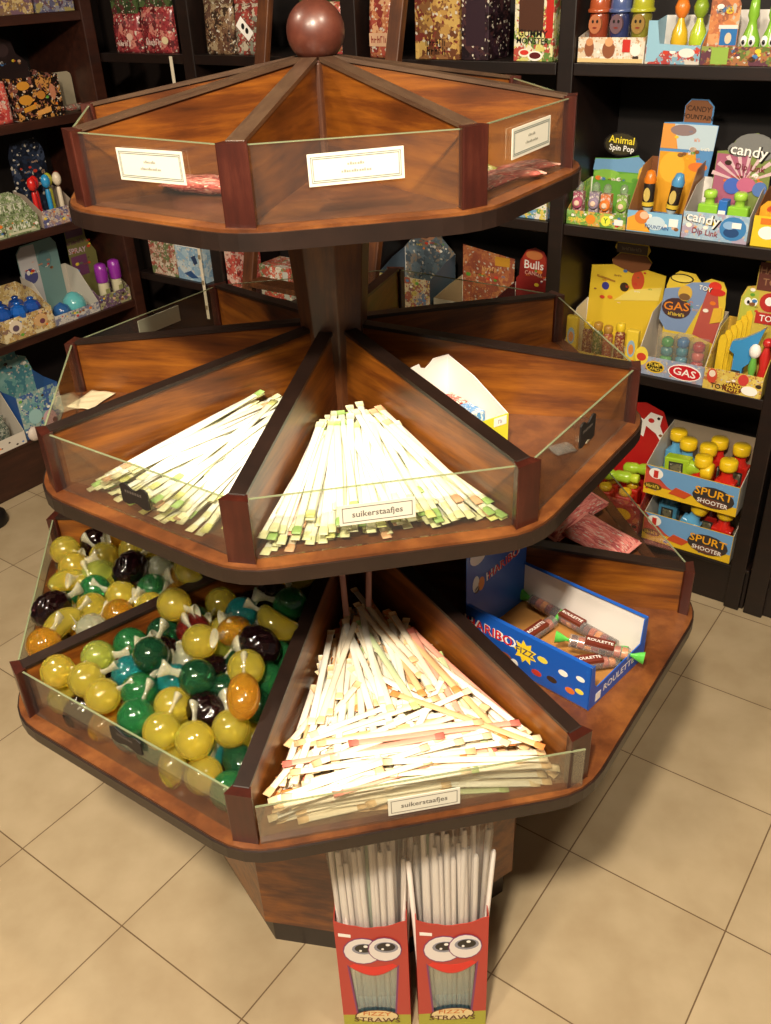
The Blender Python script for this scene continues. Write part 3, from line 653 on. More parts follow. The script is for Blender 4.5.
def straw_box(x0, x1, y0, side_word, rz):
    w, d, h = x1-x0, .075, .325
    t = thing('straw_box', f'{side_word} of two red straw boxes with cartoon eyes and grin on the floor', 'candy box', (x0, y0, 0), R(rz))
    mb = MB(); mb.box(0, w, .0015, d, 0, .0015, RD); mb.box(0, .0015, .0015, d, 0, h+.012, RD); mb.box(w-.0015, w, .0015, d, 0, h+.012, RD); mb.box(0, w, d-.0015, d, 0, h, RD); mb.build('carton', t)
    # front: frame around the grin-shaped window
    f = MB(); zt = [h+.012-.020*math.sin(math.pi*i/10)+(.002 if i % 3 == 0 else 0) for i in range(11)]
    topc = [(w*i/10, zt[i]) for i in range(11)]
    lip = [(w*.16+(w*.68)*i/10, .205-.028*math.sin(math.pi*i/10)) for i in range(11)]
    f.prism(topc[::-1]+[(0, .205)]+lip+[(w, .205)], 0, .0015, RD)
    f.prism([(0, 0), (w, 0), (w, .052), (0, .052)], 0, .0015, OLV)
    f.prism([(0, .052), (w*.23, .052), (w*.16, .205), (0, .205)], 0, .0015, RD); f.prism([(w*.77, .052), (w, .052), (w, .205), (w*.84, .205)], 0, .0015, RD)
    f.decal([('p', [(w*.205, .052), (w*.23, .052), (w*.16, .205), (w*.13, .212)], PUR), ('p', [(w*.77, .052), (w*.795, .052), (w*.87, .212), (w*.84, .205)], PUR)], 0)
    mouth = [(w*.16+(w*.68)*i/10, .207-.027*math.sin(math.pi*i/10)) for i in range(11)]; up = [(w*.22+(w*.56)*i/10, .214-.010*math.sin(math.pi*i/10)) for i in range(11)]
    f.decal([('p', mouth+up[::-1], C('#d8291f', .4))], 0)
    for ex, ez, rx, rz2 in ((.37, .252, .33, .036), (.68, .258, .28, .033)):
        f.decal([('e', w*ex, ez, w*rx*.85, rz2*1.08, PUR), ('e', w*ex, ez, w*rx*.80, rz2, EYE), ('e', w*(ex+.02), ez+.007, w*.17, .0155, EGR), ('e', w*(ex+.02), ez+.009, w*.13, .012, BLK), ('e', w*(ex+.045), ez+.015, w*.03, .0035, HW), ('e', w*(ex-.03), ez+.003, w*.02, .0025, HW)], -.0002*(1 if ex < .5 else 6))
    CR = C('#e4cf9a', .5); BR = C('#5a2e1c', .5)
    f.decal([('e', w*.5, .048, w*.33, .020, BR), ('e', w*.5, .048, w*.31, .018, CR), ('t', 'FIZZY', w*.5, .056, .017, C('#c9702a', .4), 3, 1.2), ('t', 'STRAWS', w*.5, .036, .020, BR, 3, 1.15)], -.0003)
    f.decal([('p', [(w*.05, .305), (w*.22, .300), (w*.22, .292), (w*.05, .296)], HW)], -.0003)
    f.build('printed_front', t)
    MB().box(w*.14, w*.86, .0022, .0030, .04, .215, ACRYL).build('window_film', t)
    # straws stand in the box
    ca, sa = math.cos(R(rz)), math.sin(R(rz))
    for k in range(26):
        r_, c_ = divmod(k, 13); lx = .012+(w-.024)*(c_+.5*(r_ % 2)*.6)/12.6; ly = .0125+r_*.024+random.uniform(-.003, .003)
        o = bpy.data.objects.new('candy_stick', rod_mesh[random.choices([0, 1, 2, 3], [4, 3, 3, .5])[0]]); COL.objects.link(o)
        o.location = (x0+ca*lx-sa*ly, y0+sa*lx+ca*ly, .0022); o.rotation_euler = (random.uniform(-.035, -.002), random.uniform(-.025, .025)-(.03 if c_ == 0 else 0)+(.03 if c_ > 11 else 0), 0)
        tag(o, f'pale candy stick with blue lower end standing in the {side_word} floor box, {["front","back"][r_]} row {["left","middle","right"][min(2, c_//5)]}', 'candy stick', f'candy sticks in the {side_word} floor box')
    # loose clear sleeve around the straw tops
    sl = MB(); sl.v = []; n = 20; vs = []
    for z, g in ((.10, -.0040), (.32, -.002), (.45, .004), (.53, .009), (.56, .006)):
        for k in range(n):
            a = 2*math.pi*k/n; ex = 3.5; cx = abs(math.cos(a))**(2/ex)*(1 if math.cos(a) > 0 else -1); cy = abs(math.sin(a))**(2/ex)*(1 if math.sin(a) > 0 else -1)
            vs.append((w/2+(w/2+g)*cx*.98, d*.5+(d/2+g)*cy*.93, z+(.008*math.sin(3*a+x0*30) if z > .45 else 0)))
    sl.add(vs, [(i*n+k, i*n+(k+1) % n, (i+1)*n+(k+1) % n, (i+1)*n+k) for i in range(4) for k in range(n)], glassm('sleeve_film', '#fdfdfb', .015, .12, '#ffffff') if 'sleeve_film' not in MC else MC['sleeve_film'], None, True)
    sl.build('clear_sleeve', t)
straw_box(-.040, .087, -.487, 'left', -1.0)
straw_box(.102, .229, -.489, 'right', 2)

# ------------------------------------------------------------------ shelf displays
BUSY = ['#f2ece0', '#3a2a20', '#c8402c', '#e8c83a', '#e07a2c', '#4a7ab0', '#5f9a3a', '#f2ece0', '#8a5a34', '#d8b090']
def display(F, x0, x1, z, label, y0=.012, d=.22, hf=.06, hs=.14, front=None, sidem=None, inner=None, fdec=(), header=None, hy=None, hm=None, hdec=(), name='candy_display', group=None, tilt=0, busy=9, cat='candy display'):
    """cardboard counter display: sloping sides, printed front lip, raised back header"""
    w = x1-x0; T = .0016; g = .0008
    t = thing(name, label, cat, F[0](x0+g, y0, z+.0006), F[1], group); w -= 2*g
    sidem = sidem or front; inner = inner or WHI
    if hf:
        mb = MB(); mb.box(0, w, T, d, 0, T, inner)
        for x in (0, w-T): mb.prism([(T, 0), (d, 0), (d, hs), (d*.55, hs*.92), (T, hf)], x, x+T, sidem, 'yz')
        mb.box(0, w, d-T, d, 0, hs, inner); mb.build('cardboard_tray', t)
        f = MB(); f.prism([(0, 0), (w, 0), (w, hf), (0, hf)], 0, T, front); rr = random.Random(label)
        for k in range(busy): q = rr.uniform(.002, .006); f.decal([('e', rr.uniform(.008, w-.008), rr.uniform(.008, hf-.008), q*1.4, q, C(rr.choice(BUSY), .4))], 0)
        f.decal(list(fdec), -.0003); f.build('front_panel', t)
    if header:
        hy = d-.004 if hy is None else hy
        h = MB(); h.prism([(a-x0, b-z) for a, b in header], hy, hy+.002, hm); h.decal(list(hdec), hy)
        hx0, hx1 = min(a for a, b in header)-x0, max(a for a, b in header)-x0; hz1 = max(b for a, b in header)-z; rr = random.Random(label+'h')
        for k in range(int(busy*1.6)):
            q = rr.uniform(.002, .0065); cx, cz = rr.uniform(hx0+.02, hx1-.02), rr.uniform(hs if hf else .01, hz1-.07)
            if k % 2: h.decal([('e', cx, cz, q*1.5, q, C(rr.choice(BUSY), .4))], hy-.0016)
            else: h.decal([('s', rr.randint(3, 6), cx, cz, q*1.3, C(rr.choice(BUSY), .4))], hy-.0016)
        h.build('header_card', t)
    return t
def sh(dec, x0, z):  # shift decals given in shelf coordinates
    out = []
    for q in dec:
        q = list(q)
        if q[0] in 'ts': q[2] -= x0; q[3] -= z
        elif q[0] == 'e': q[1] -= x0; q[2] -= z
        elif q[0] == 'r': q[1] -= x0; q[2] -= x0; q[3] -= z; q[4] -= z
        elif q[0] == 'p': q[1] = [(a-x0, b-z) for a, b in q[1]]
        out.append(tuple(q))
    return out
def carton(F, x0, x1, z, h, m, label, y0=.012, d=.12, dec=(), name='candy_carton', group=None, top=None, cat='candy box'):
    t = thing(name, label, cat, F[0](x0+.001, y0, z+.0006), F[1], group); w = x1-x0-.002
    bev(MB().box(0, w, 0, d, 0, h, m).build('carton_body', t), .0015)
    if dec: MB().decal(sh(dec, x0, z), -.0002).build('printed_front', t)
    if top: bev(MB().box(.002, w-.002, .001, d*.6, h, h+.004, top).build('lid_flap', t), .001)
    return t
def item(F, name, x, y, z, label, cat, group=None, rz=0, rx=0, ry=0):
    o = thing(name, label, cat, F[0](x, y, z+.0028), F[1]+rz, group); o.rotation_euler = (rx, ry, F[1]+rz); return o
BLUE, RED, YEL, GRN, ORG = '#2f74b8', '#c4261e', '#e2c22e', '#5fa53a', '#dc7a24'
cw = lambda c: C(c, .4)
# --- top right shelf
z = 1.505
A_ = P(['#e9dcc8', '#e9dcc8', '#f0e8dc', '#e4cfae', '#c9986a'], 38)
display(FR, -.197, -.017, z, 'cream display of capped figure bottles on the top right shelf', hf=.058, hs=.08, front=A_, d=.12,
        fdec=sh([('e', -.165, 1.538, .013, .020, cw('#8a5236')), ('e', -.165, 1.552, .010, .009, cw('#c98a5c')), ('e', -.112, 1.535, .017, .020, cw('#8a5236')), ('e', -.112, 1.552, .011, .010, cw('#d8a070')), ('r', -.075, -.055, 1.53, 1.558, cw('#c4322a')), ('e', -.04, 1.535, .014, .014, cw('#efe6dc')), ('r', -.195, -.02, 1.506, 1.515, cw('#d9bd86'))], -.196, z))
def figbottle(x, y, z, body, lid, face, label):
    o = item(FR, 'figure_bottle', x, y, z, label, 'bottle', 'figure bottles on the top right shelf')
    MB().lathe([(.021, 0), (.024, .006), (.0245, .100), (.021, .114), (.016, .118)], C(body, .25, .4), 18).build('bottle_body', o)
    l = MB().lathe([(.025, .112), (.027, .120), (.025, .140), (.018, .155), (.008, .163), (.001, .166)], C(lid, .2, .5), 18); l.lathe([(.030, .110), (.031, .116), (.026, .120)], C(lid, .2, .5), 18); l.build('domed_cap', o)
    MB().prism([(.017*math.cos(a*math.pi/8), .084+.022*math.sin(a*math.pi/8)) for a in range(16)], -.0260, -.018, cw(face)).decal([('e', -.006, .090, .003, .004, BLK), ('e', .006, .090, .003, .004, BLK), ('e', 0, .076, .006, .002, cw('#7a2a1c'))], -.0260).build('printed_face', o)
figbottle(-.160, .05, z, '#8a3a22', '#a8502c', '#b06a44', 'figure bottle with red domed cap on the top right shelf')
figbottle(-.103, .05, z, '#2c3460', '#4a5a8a', '#6a5058', 'figure bottle with blue domed cap on the top right shelf')
figbottle(-.046, .05, z, '#7a7428', '#a8a82c', '#94743a', 'figure bottle with yellow-green domed cap on the top right shelf')
display(FR, -.015, .123, z, 'red and pale blue display holding two pear-shaped candies on the top right shelf', hf=.042, hs=.10, front=P(['#b8302a', '#c84038', '#7fb0c8', '#d8d0c4', '#b8302a'], 34), sidem=cw('#86b4cc'), d=.12,
        fdec=sh([('p', [(-.012, 1.51), (.01, 1.51), (.03, 1.535), (.10, 1.532), (.115, 1.545), (.02, 1.55), (.01, 1.60), (-.012, 1.60)], cw('#8fbad0')), ('e', .09, 1.53, .02, .010, cw('#e4dcd4'))], -.014, z))
for k, (xx, c1, c2, n_) in enumerate(((.052, '#d8b02c', '#e07a2c', 'orange'), (.098, '#b4c838', '#86a02c', 'lime green'))):
    o = item(FR, 'pear_candy', xx, .055, z+.012, f'{n_} pear-shaped toy candy in the pale blue display, top right shelf', 'candy', 'pear shaped toy candies')
    MB().lathe([(.004, 0), (.016, .012), (.021, .032), (.018, .055), (.009, .075), (.007, .085)], C(c1, .2, .4), 16).build('candy_body', o)
    MB().lathe([(.009, .084), (.016, .094), (.018, .108), (.012, .122), (.002, .128)], C(c2, .3, .3), 14).build('cap', o)
    MB().lathe([(.003, .127), (.003, .15)], cw('#8a7a6a'), 8).build('hanging_loop', o)
display(FR, .124, .300, z, 'orange and blue display of green bug-eyed bottles on the top right shelf', hf=.040, hs=.11, front=P(['#8a4a2a', '#6a7a34', '#b0703a', '#6a3a4a', '#94a04a'], 30), sidem=cw('#b8703c'), d=.12,
        fdec=sh([('r', .150, .19, 1.507, 1.543, cw('#8fae4a'))], .125, z), header=[(.125, 1.506), (.195, 1.506), (.195, 1.63), (.16, 1.70), (.125, 1.70)], hm=P(['#c8703a', '#d8823c', '#a8603a', '#e0a060'], 20), hy=.03,
        hdec=sh([('r', .155, .195, 1.545, 1.58, cw('#2c6fb0')), ('e', .175, 1.56, .008, .012, cw('#d8c4a8')), ('r', .15, .195, 1.58, 1.588, cw('#e4dcd4'))], .125, z))
for xx in (.225, .272):
    o = item(FR, 'bug_bottle', xx, .05, z, f'green bottle with white cartoon eyes, {"left" if xx < .25 else "right"} of two on the top right shelf', 'bottle', 'green bug-eyed bottles')
    MB().lathe([(.020, 0), (.023, .01), (.022, .05), (.012, .075), (.009, .09), (.013, .10), (.010, .13), (.002, .14)], C('#86b83a', .25, .3), 16).build('bottle_body', o)
    for sx_ in (-1, 1):
        e = MB().sphere((sx_*.009, -.020, .048), .0085, HW, 12, sc=(1, .5, 1.4)); e.sphere((sx_*.009, -.0245, .046), .004, BLK, 8, sc=(1, .4, 1.4)); e.build('cartoon_eye', o)
carton(FR, .302, .415, z, .14, P(['#8a3a5a', '#6a8a3a', '#b0602c', '#4a3a6a'], 30), 'purple and green candy carton at the right end of the top right shelf', d=.15)
# gummy box left of the post
carton(FR, -.385, -.268, z, .20, P(['#d8cf6a', '#e4dc9a', '#6a8a3a', '#b8402c', '#e8e0c4'], 26), 'tall yellow and green gummy candy box left of the dark post on the top shelf', d=.06,
       dec=[('r', -.372, -.300, 1.575, 1.70, cw('#4a2a1c')), ('r', -.292, -.272, 1.56, 1.70, cw('#b8281e')), ('t', 'GUMMY', -.330, 1.570, .024, BLK, 2), ('t', 'MONSTER', -.330, 1.553, .021, BLK, 2), ('e', -.352, 1.525, .018, .010, cw('#e8dcc8')), ('e', -.320, 1.518, .022, .012, cw('#f0e8dc')), ('e', -.320, 1.519, .017, .008, cw('#5a1a1a')), ('e', -.352, 1.526, .013, .006, cw('#c8342a'))])
# --- right shelf 2
z = 1.095
carton(FR, -.365, -.262, z, .052, P(['#6aa0c8', '#e0c84a', '#e8e4dc', '#6a9a4a'], 34), 'low blue and yellow candy box left of the post on the second shelf', d=.12)
display(FR, -.199, -.022, z, 'green and sky blue animal spin pop display on the second right shelf', hf=.038, hs=.10, d=.15, front=P(['#7aa83a', '#a8c84a', '#e0b03a', '#6a9a3a', '#8abf5a'], 34),
        fdec=sh([('t', 'SPIN POP', -.165, 1.108, .013, cw('#f0e04a')), ('e', -.125, 1.113, .015, .013, cw('#e08a2c')), ('e', -.08, 1.113, .014, .014, cw('#e4e84a')), ('t', 'Y', -.08, 1.113, .02, GRN and cw('#3a7a2a')), ('r', -.055, -.03, 1.105, 1.12, HW)], -.198, z),
        header=[(-.196, 1.10), (-.030, 1.10), (-.018, 1.20), (-.03, 1.245), (-.05, 1.235), (-.062, 1.262), (-.09, 1.255), (-.12, 1.25), (-.19, 1.247)], hm=cw('#5f9a3a'), hdec=sh([
            ('p', [(-.193, 1.215), (-.03, 1.215), (-.035, 1.24), (-.06, 1.258), (-.12, 1.248), (-.188, 1.245)], cw('#6f9cc4')), ('e', -.15, 1.205, .04, .014, cw('#86b84a')), ('e', -.08, 1.20, .045, .012, cw('#79ae42')),
            ('p', [(-.058, 1.20), (-.04, 1.20), (-.045, 1.235), (-.055, 1.225)], cw('#e0b43a')), ('e', -.115, 1.288, .052, .032, BLK), ('e', -.115, 1.288, .047, .028, cw('#3a3420')), ('t', 'Animal', -.113, 1.298, .027, cw('#f0d83a'), 3), ('t', 'Spin Pop', -.112, 1.277, .021, HW, 3)], -.198, z))
for k, (xx, c, n_) in enumerate(((-.176, '#a8506a', 'pink'), (-.132, '#9a8aa0', 'lilac'), (-.094, '#e07a34', 'orange'), (-.050, '#8ab04a', 'green'))):
    o = item(FR, 'spin_pop', xx, .040+.01*(k % 2), z, f'{n_} spinning lollipop standing in the green animal display', 'lollipop', 'spinning lollipops in the green display')
    MB().box(-.014, .014, -.010, .010, 0, .082, P([c, c, '#e8dcd0', c], 70, .25)).build('holder', o)
    MB().lathe([(.015, 0), (.016, .003), (.012, .006)], C(c, .3), 16, Matrix.Translation((0, -.0105, .052))@Matrix.Rotation(R(90), 4, 'X')).lathe([(.008, 0), (.008, .008), (.005, .010)], cw('#e8c8b0'), 14, Matrix.Translation((0, -.0105, .052))@Matrix.Rotation(R(90), 4, 'X')).build('spinning_disc', o)
    MB().lathe([(.009, .082), (.012, .092), (.009, .104), (.002, .108)], FILM, 12).build('clear_cap', o)
display(FR, -.020, .131, z, 'blue and orange candy fountain display with arched brown tag on the second right shelf', hf=.055, hs=.17, d=.14, front=cw('#7fb4d8'), sidem=cw('#9a6a44'), inner=cw('#7a4a2c'),
        fdec=sh([('p', [(-.018, 1.097), (.05, 1.097), (.03, 1.12), (.02, 1.148), (-.018, 1.13)], cw('#e8a83a')), ('e', .022, 1.135, .020, .018, cw('#d87a34')), ('e', .028, 1.140, .012, .010, cw('#e8c0a0')), ('e', .062, 1.122, .026, .018, cw('#c8dce8')), ('t', 'FOUNTAIN', .066, 1.112, .013, cw('#2a4a8a'), 2), ('r', .098, .122, 1.118, 1.138, HW)], -.019, z),
        header=[(-.002, 1.10), (.126, 1.10), (.145, 1.29), (.150, 1.350), (.132, 1.352), (.132, 1.395), (.115, 1.412), (.070, 1.412), (.055, 1.395), (.055, 1.355), (.004, 1.352), (0, 1.288)], hm=cw('#5a8fc4'), hdec=sh([
            ('p', [(0, 1.12), (.11, 1.12), (.115, 1.20), (.10, 1.28), (.002, 1.28)], cw('#e0a02c')), ('e', .04, 1.24, .035, .04, cw('#e8b43a')), ('e', .110, 1.245, .026, .012, cw('#e07a34')),
            ('p', [(.002, 1.288), (.146, 1.288), (.150, 1.35), (.004, 1.35)], cw('#bcd0dc')), ('p', [(.002, 1.288), (.05, 1.288), (.035, 1.35), (.004, 1.35)], cw('#e09a4a')), ('e', .06, 1.335, .035, .014, cw('#8f7a7a')), ('p', [(.058, 1.356), (.129, 1.356), (.129, 1.395), (.113, 1.409), (.072, 1.409), (.058, 1.395)], cw('#8a5a3c')), ('t', 'CANDY', .094, 1.388, .018, cw('#3a241a'), 3), ('t', 'FOUNTAIN', .094, 1.368, .016, BLK, 3)], -.019, z))  # pale band across the folded flap is its glare, painted as a decal
for xx, c, n_, tl in ((.022, '#e07a1e', 'orange', 0), (.080, '#4f93c4', 'blue', .14)):
    o = item(FR, 'candy_pen', xx, .045, z+.0, f'{n_}-capped candy pen leaning in the fountain display', 'candy pen', 'candy pens in the fountain display', ry=tl)
    MB().lathe([(.008, .0), (.008, .045), (.013, .055), (.014, .06)], cw('#b8c8d0'), 14).build('stem', o)
    MB().lathe([(.014, .058), (.0155, .062), (.0155, .118), (.014, .122)], C('#2a2320', .25, .4), 16).lathe([(.0162, .062), (.0162, .072)], cw('#d8b83a'), 16).decal([('e', 0, .092, .009, .018, cw('#c8b060'))], -.0158).build('barrel', o)
    MB().lathe([(.016, .120), (.017, .130), (.013, .140), (.010, .150), (.002, .153)], C(c, .3, .4), 16).build('cap', o)
display(FR, .133, .304, z, 'pale blue candy dip display with cloud-topped header on the second right shelf', hf=.068, hs=.13, d=.13, front=P(['#a8c4dc', '#b8cfe0', '#9abcd8', '#b8a8c0', '#c8d8e0'], 26), sidem=cw('#b8b0a8'),
        fdec=sh([('e', .265, 1.130, .034, .030, cw('#3f7fb8')), ('e', .262, 1.120, .020, .012, cw('#2a4a7a')), ('e', .255, 1.138, .016, .010, cw('#8ab0d8')), ('r', .262, .285, 1.132, 1.146, HW), ('t', 'candy', .187, 1.146, .037, BLK, 6, 1.1), ('t', 'candy', .186, 1.147, .034, HW, 6, 1.1), ('t', 'Dip Link', .195, 1.114, .020, cw('#8a3a4a'), 4)], .134, z),
        header=[(.165, 1.10), (.300, 1.10), (.309, 1.20), (.309, 1.28), (.303, 1.315), (.290, 1.332), (.262, 1.345), (.232, 1.340), (.210, 1.325), (.196, 1.300), (.168, 1.297)], hm=cw('#7d8a4a'), hy=.095, hdec=sh([
            ('p', [(.168, 1.10), (.24, 1.10), (.26, 1.24), (.255, 1.29), (.17, 1.292)], cw('#a8607a'))]+[('p', [(.245, 1.225), (.245+.085*math.cos(a), 1.225+.075*math.sin(a)), (.245+.085*math.cos(a+.13), 1.225+.075*math.sin(a+.13))], cw('#d8b8bc')) for a in [i*.35 for i in range(1, 9)]]+[
            ('e', .258, 1.318, .048, .026, cw('#7a7a78')), ('e', .225, 1.305, .03, .018, cw('#7a7a78')), ('e', .293, 1.300, .016, .018, cw('#7a7a78')), ('t', 'candy', .250, 1.300, .041, BLK, 5, 1.1), ('t', 'candy', .249, 1.301, .037, HW, 5, 1.1), ('t', 'Dip Link', .258, 1.262, .022, cw('#7a2a3a'), 3),
            ('e', .22, 1.215, .022, .020, cw('#4a6ac0')), ('e', .255, 1.22, .024, .018, cw('#c46a8a')), ('e', .29, 1.212, .018, .018, cw('#5a7ab8'))], .134, z))
for xx in (.185, .262):
    o = item(FR, 'dip_bottle', xx, .05, z, f'{"left" if xx < .2 else "right"} of two lime green dip bottles in the pale blue display', 'bottle', 'lime green dip bottles')
    b = MB(); b.box(-.026, .026, -.014, .014, 0, .082, C('#8fc83c', .25, .4)); bev(b.build('bottle_body', o), .005, 3)
    MB().lathe([(.012, .082), (.012, .096), (.017, .098), (.017, .112), (.012, .116)], C('#a8d84a', .25, .4), 14).build('cap', o)
o = item(FR, 'dip_tray', .224, .05, z+.0, 'blue dipping tub between the two lime green bottles', 'candy tub'); bev(MB().box(-.011, .011, -.016, .014, 0, .095, cw('#2f6fc0')).build('tub_body', o), .002); MB().box(-.009, .009, -.0175, -.016, .03, .07, HW).build('tub_label', o)
display(FR, .312, .415, z, 'yellow candy display cut by the right edge of the photo on the second shelf', hf=.075, hs=.13, d=.13, front=cw('#e2c22e'), sidem=cw('#8a5a34'), inner=cw('#7a4a2c'),
        fdec=sh([('e', .35, 1.13, .022, .016, HW), ('r', .33, .38, 1.150, 1.165, cw('#d8762a'))], .313, z), header=[(.315, 1.10), (.405, 1.10), (.405, 1.18), (.38, 1.20), (.33, 1.20), (.315, 1.185)], hm=cw('#e0a42c'), hy=.03, hdec=sh([('e', .36, 1.18, .028, .012, cw('#c8502a'))], .313, z))
# --- right shelf 3
z = .695
YP = P(['#e4c43a', '#e9d05a', '#e2bc2e', '#e4c43a', '#b8862a'], 30)
display(FR, -.188, .050, z, 'wide yellow candy display with brown tag on the third right shelf', hf=.030, hs=.14, d=.165, front=YP, sidem=cw('#d8d2c4'),
        header=[(-.186, .70), (.044, .70), (.052, .935), (-.008, .945), (.006, .968), (-.010, .985), (-.002, 1.0), (-.01, 1.016), (-.105, 1.016), (-.113, 1.0), (-.095, .985), (-.118, .962), (-.112, .948), (-.180, .938)], hm=cw('#e0bf34'), hdec=sh([
            ('e', -.13, .880, .012, .012, cw('#3a3a8a')), ('e', -.07, .885, .014, .014, cw('#3a2a1c')), ('e', -.03, .91, .02, .03, cw('#c8502c')), ('p', [(-.16, .905), (-.10, .895), (-.10, .90), (-.16, .912)], cw('#a8782a')), ('p', [(-.1, .84), (.04, .86), (.045, .90), (-.05, .88)], cw('#ead56a')),
            ('p', [(-.112, .950), (-.05, .93), (0, .948), (.006, .966), (-.012, .985), (-.09, .985), (-.116, .964)], cw('#7a4a2c')), ('r', -.104, -.010, .987, 1.013, cw('#4a3a30')), ('s', 10, -.057, 1.0, 0.0098, cw('#8a7a6a'))], -.187, z))
for k, (xx, c, cap, n_, hh) in enumerate(((-.165, '#e2c22e', None, 'yellow boxed', .125), (-.125, '#8a4a2a', '#e2c22e', 'brown tube', .11), (-.092, '#6a7a34', None, 'olive tube', .11), (-.060, '#b0522c', None, 'rust red tube', .105), (-.022, '#8a3418', '#e8c82e', 'dark red tube with yellow cap', .12), (.026, '#e4c63a', None, 'yellow boxed', .115))):
    o = item(FR, 'candy_tube', xx, .035 if k in (0, 5) else .055, z, f'{n_} candy {["at the left end","second from the left","third from the left","fourth from the left","fifth from the left","at the right end"][k]} of the yellow display', 'candy tube', 'candies in the yellow display')
    if n_ == 'yellow boxed':
        bev(MB().box(-.018, .018, -.01, .01, 0, hh, cw(c)).build('pack_body', o), .004); MB().decal([('e', 0, hh*.52, .012, .026, cw('#8fb0c8')), ('e', 0, hh*.5, .008, .016, cw('#d8893a')), ('r', -.012, .012, .016, .026, cw('#b8432a'))], -.0102).build('pack_print', o)
    else:
        MB().lathe([(.013, 0), (.015, .006), (.015, hh*.72), (.010, hh*.8)], P([c, c, '#d8b05a', c], 80, .25), 14).build('tube_body', o)
        MB().lathe([(.012, hh*.8), (.0135, hh*.84), (.0135, hh*.97), (.010, hh)], C(cap or '#b88a3a', .3, .3), 14).build('cap', o)
GB = cw('#8a9ab8'); GR = cw('#b82a24')
display(FR, .052, .250, z, 'blue-grey and red toy candy display with white side panel on the third right shelf', hf=.055, hs=.17, d=.15, front=P(['#a0acc8', '#a8b4cc', '#94a2c0', '#b8a0a8'], 26), sidem=cw('#cfc6ba'), inner=cw('#b8a890'),
        fdec=sh([('e', .065, .748, .02, .028, cw('#e8d04a')), ('e', .065, .745, .014, .012, cw('#c8402c')), ('e', .108, .722, .028, .018, cw('#e2b82e')), ('e', .108, .722, .024, .014, BLK), ('t', 'PUMP', .108, .728, .014, cw('#f0d04a')), ('t', 'CANDY', .108, .716, .013, cw('#f0d04a')),
                 ('e', .195, .722, .048, .024, HW), ('e', .195, .722, .045, .021, cw('#c4202a')), ('t', 'GAS', .195, .722, .030, HW, 3, 1.2)], .053, z),
        header=[(.085, .70), (.246, .70), (.248, .80), (.249, .90), (.247, .915), (.246, .94), (.235, .96), (.20, .965), (.175, .95), (.155, .972), (.11, .975), (.085, .955), (.078, .93)], hm=cw('#d9bb3c'), hy=.10, hdec=sh([
            ('p', [(.075, .92), (.068, .83), (.09, .80), (.15, .80), (.19, .90), (.20, .955), (.15, .948), (.12, .93)], cw('#7d94bc')), ('p', [(.17, .80), (.24, .78), (.246, .83), (.22, .95), (.195, .93)], cw('#b4544a')),
            ('e', .12, .955, .034, .013, BLK), ('e', .12, .955, .030, .010, cw('#e8cf5a')), ('e', .215, .945, .018, .014, cw('#d8382c')), ('e', .222, .93, .024, .010, cw('#c8322a')), ('t', 'TOY', .19, .935, .020, BLK, 6), ('t', 'TOY', .189, .936, .018, HW, 6),
            ('e', .115, .868, .042, .030, cw('#4a3438')), ('t', 'GAS', .115, .873, .034, cw('#e0872c'), -4, 1.2), ('s', 8, .118, .851, 0.0098, cw('#f0d04a')), ('e', .135, .915, .02, .022, cw('#d8b04a')), ('e', .135, .905, .016, .010, cw('#7a5a3a')), ('p', [(.215, .84), (.244, .85), (.243, .89), (.22, .885)], cw('#e0b43a'))], .053, z))
def blister(F, x, y, z, cols, label, n=3):
    o = item(F, 'toy_candy', x, y, z, label, 'toy candy', 'toy candies in the blue-grey display')
    b = MB(); zz = 0
    for i in range(n):
        b.lathe([(.012, zz), (.017, zz+.004), (.017, zz+.020), (.010, zz+.026)], C(cols[i % len(cols)], .2, .5), 14); zz += .027
    b.build('stacked_tub', o); MB().box(-.022, .022, -.019, .019, 0, zz+.006, FILM).build('clear_blister', o)
blister(FR, .125, .045, z+.0, ['#3f9a3a', '#5ab04a', '#4a8a8a'], 'green stacked toy tub in the blue-grey display', 4)
blister(FR, .165, .06, z+.0, ['#3a7ab0', '#5aa0b8', '#3a8a9a'], 'blue stacked toy tub beside the green one in the blue-grey display', 4)
blister(FR, .215, .045, z+.0, ['#b82a2a', '#c8403a', '#d86a5a'], 'red stacked toy tub on the right of the blue-grey display', 4)
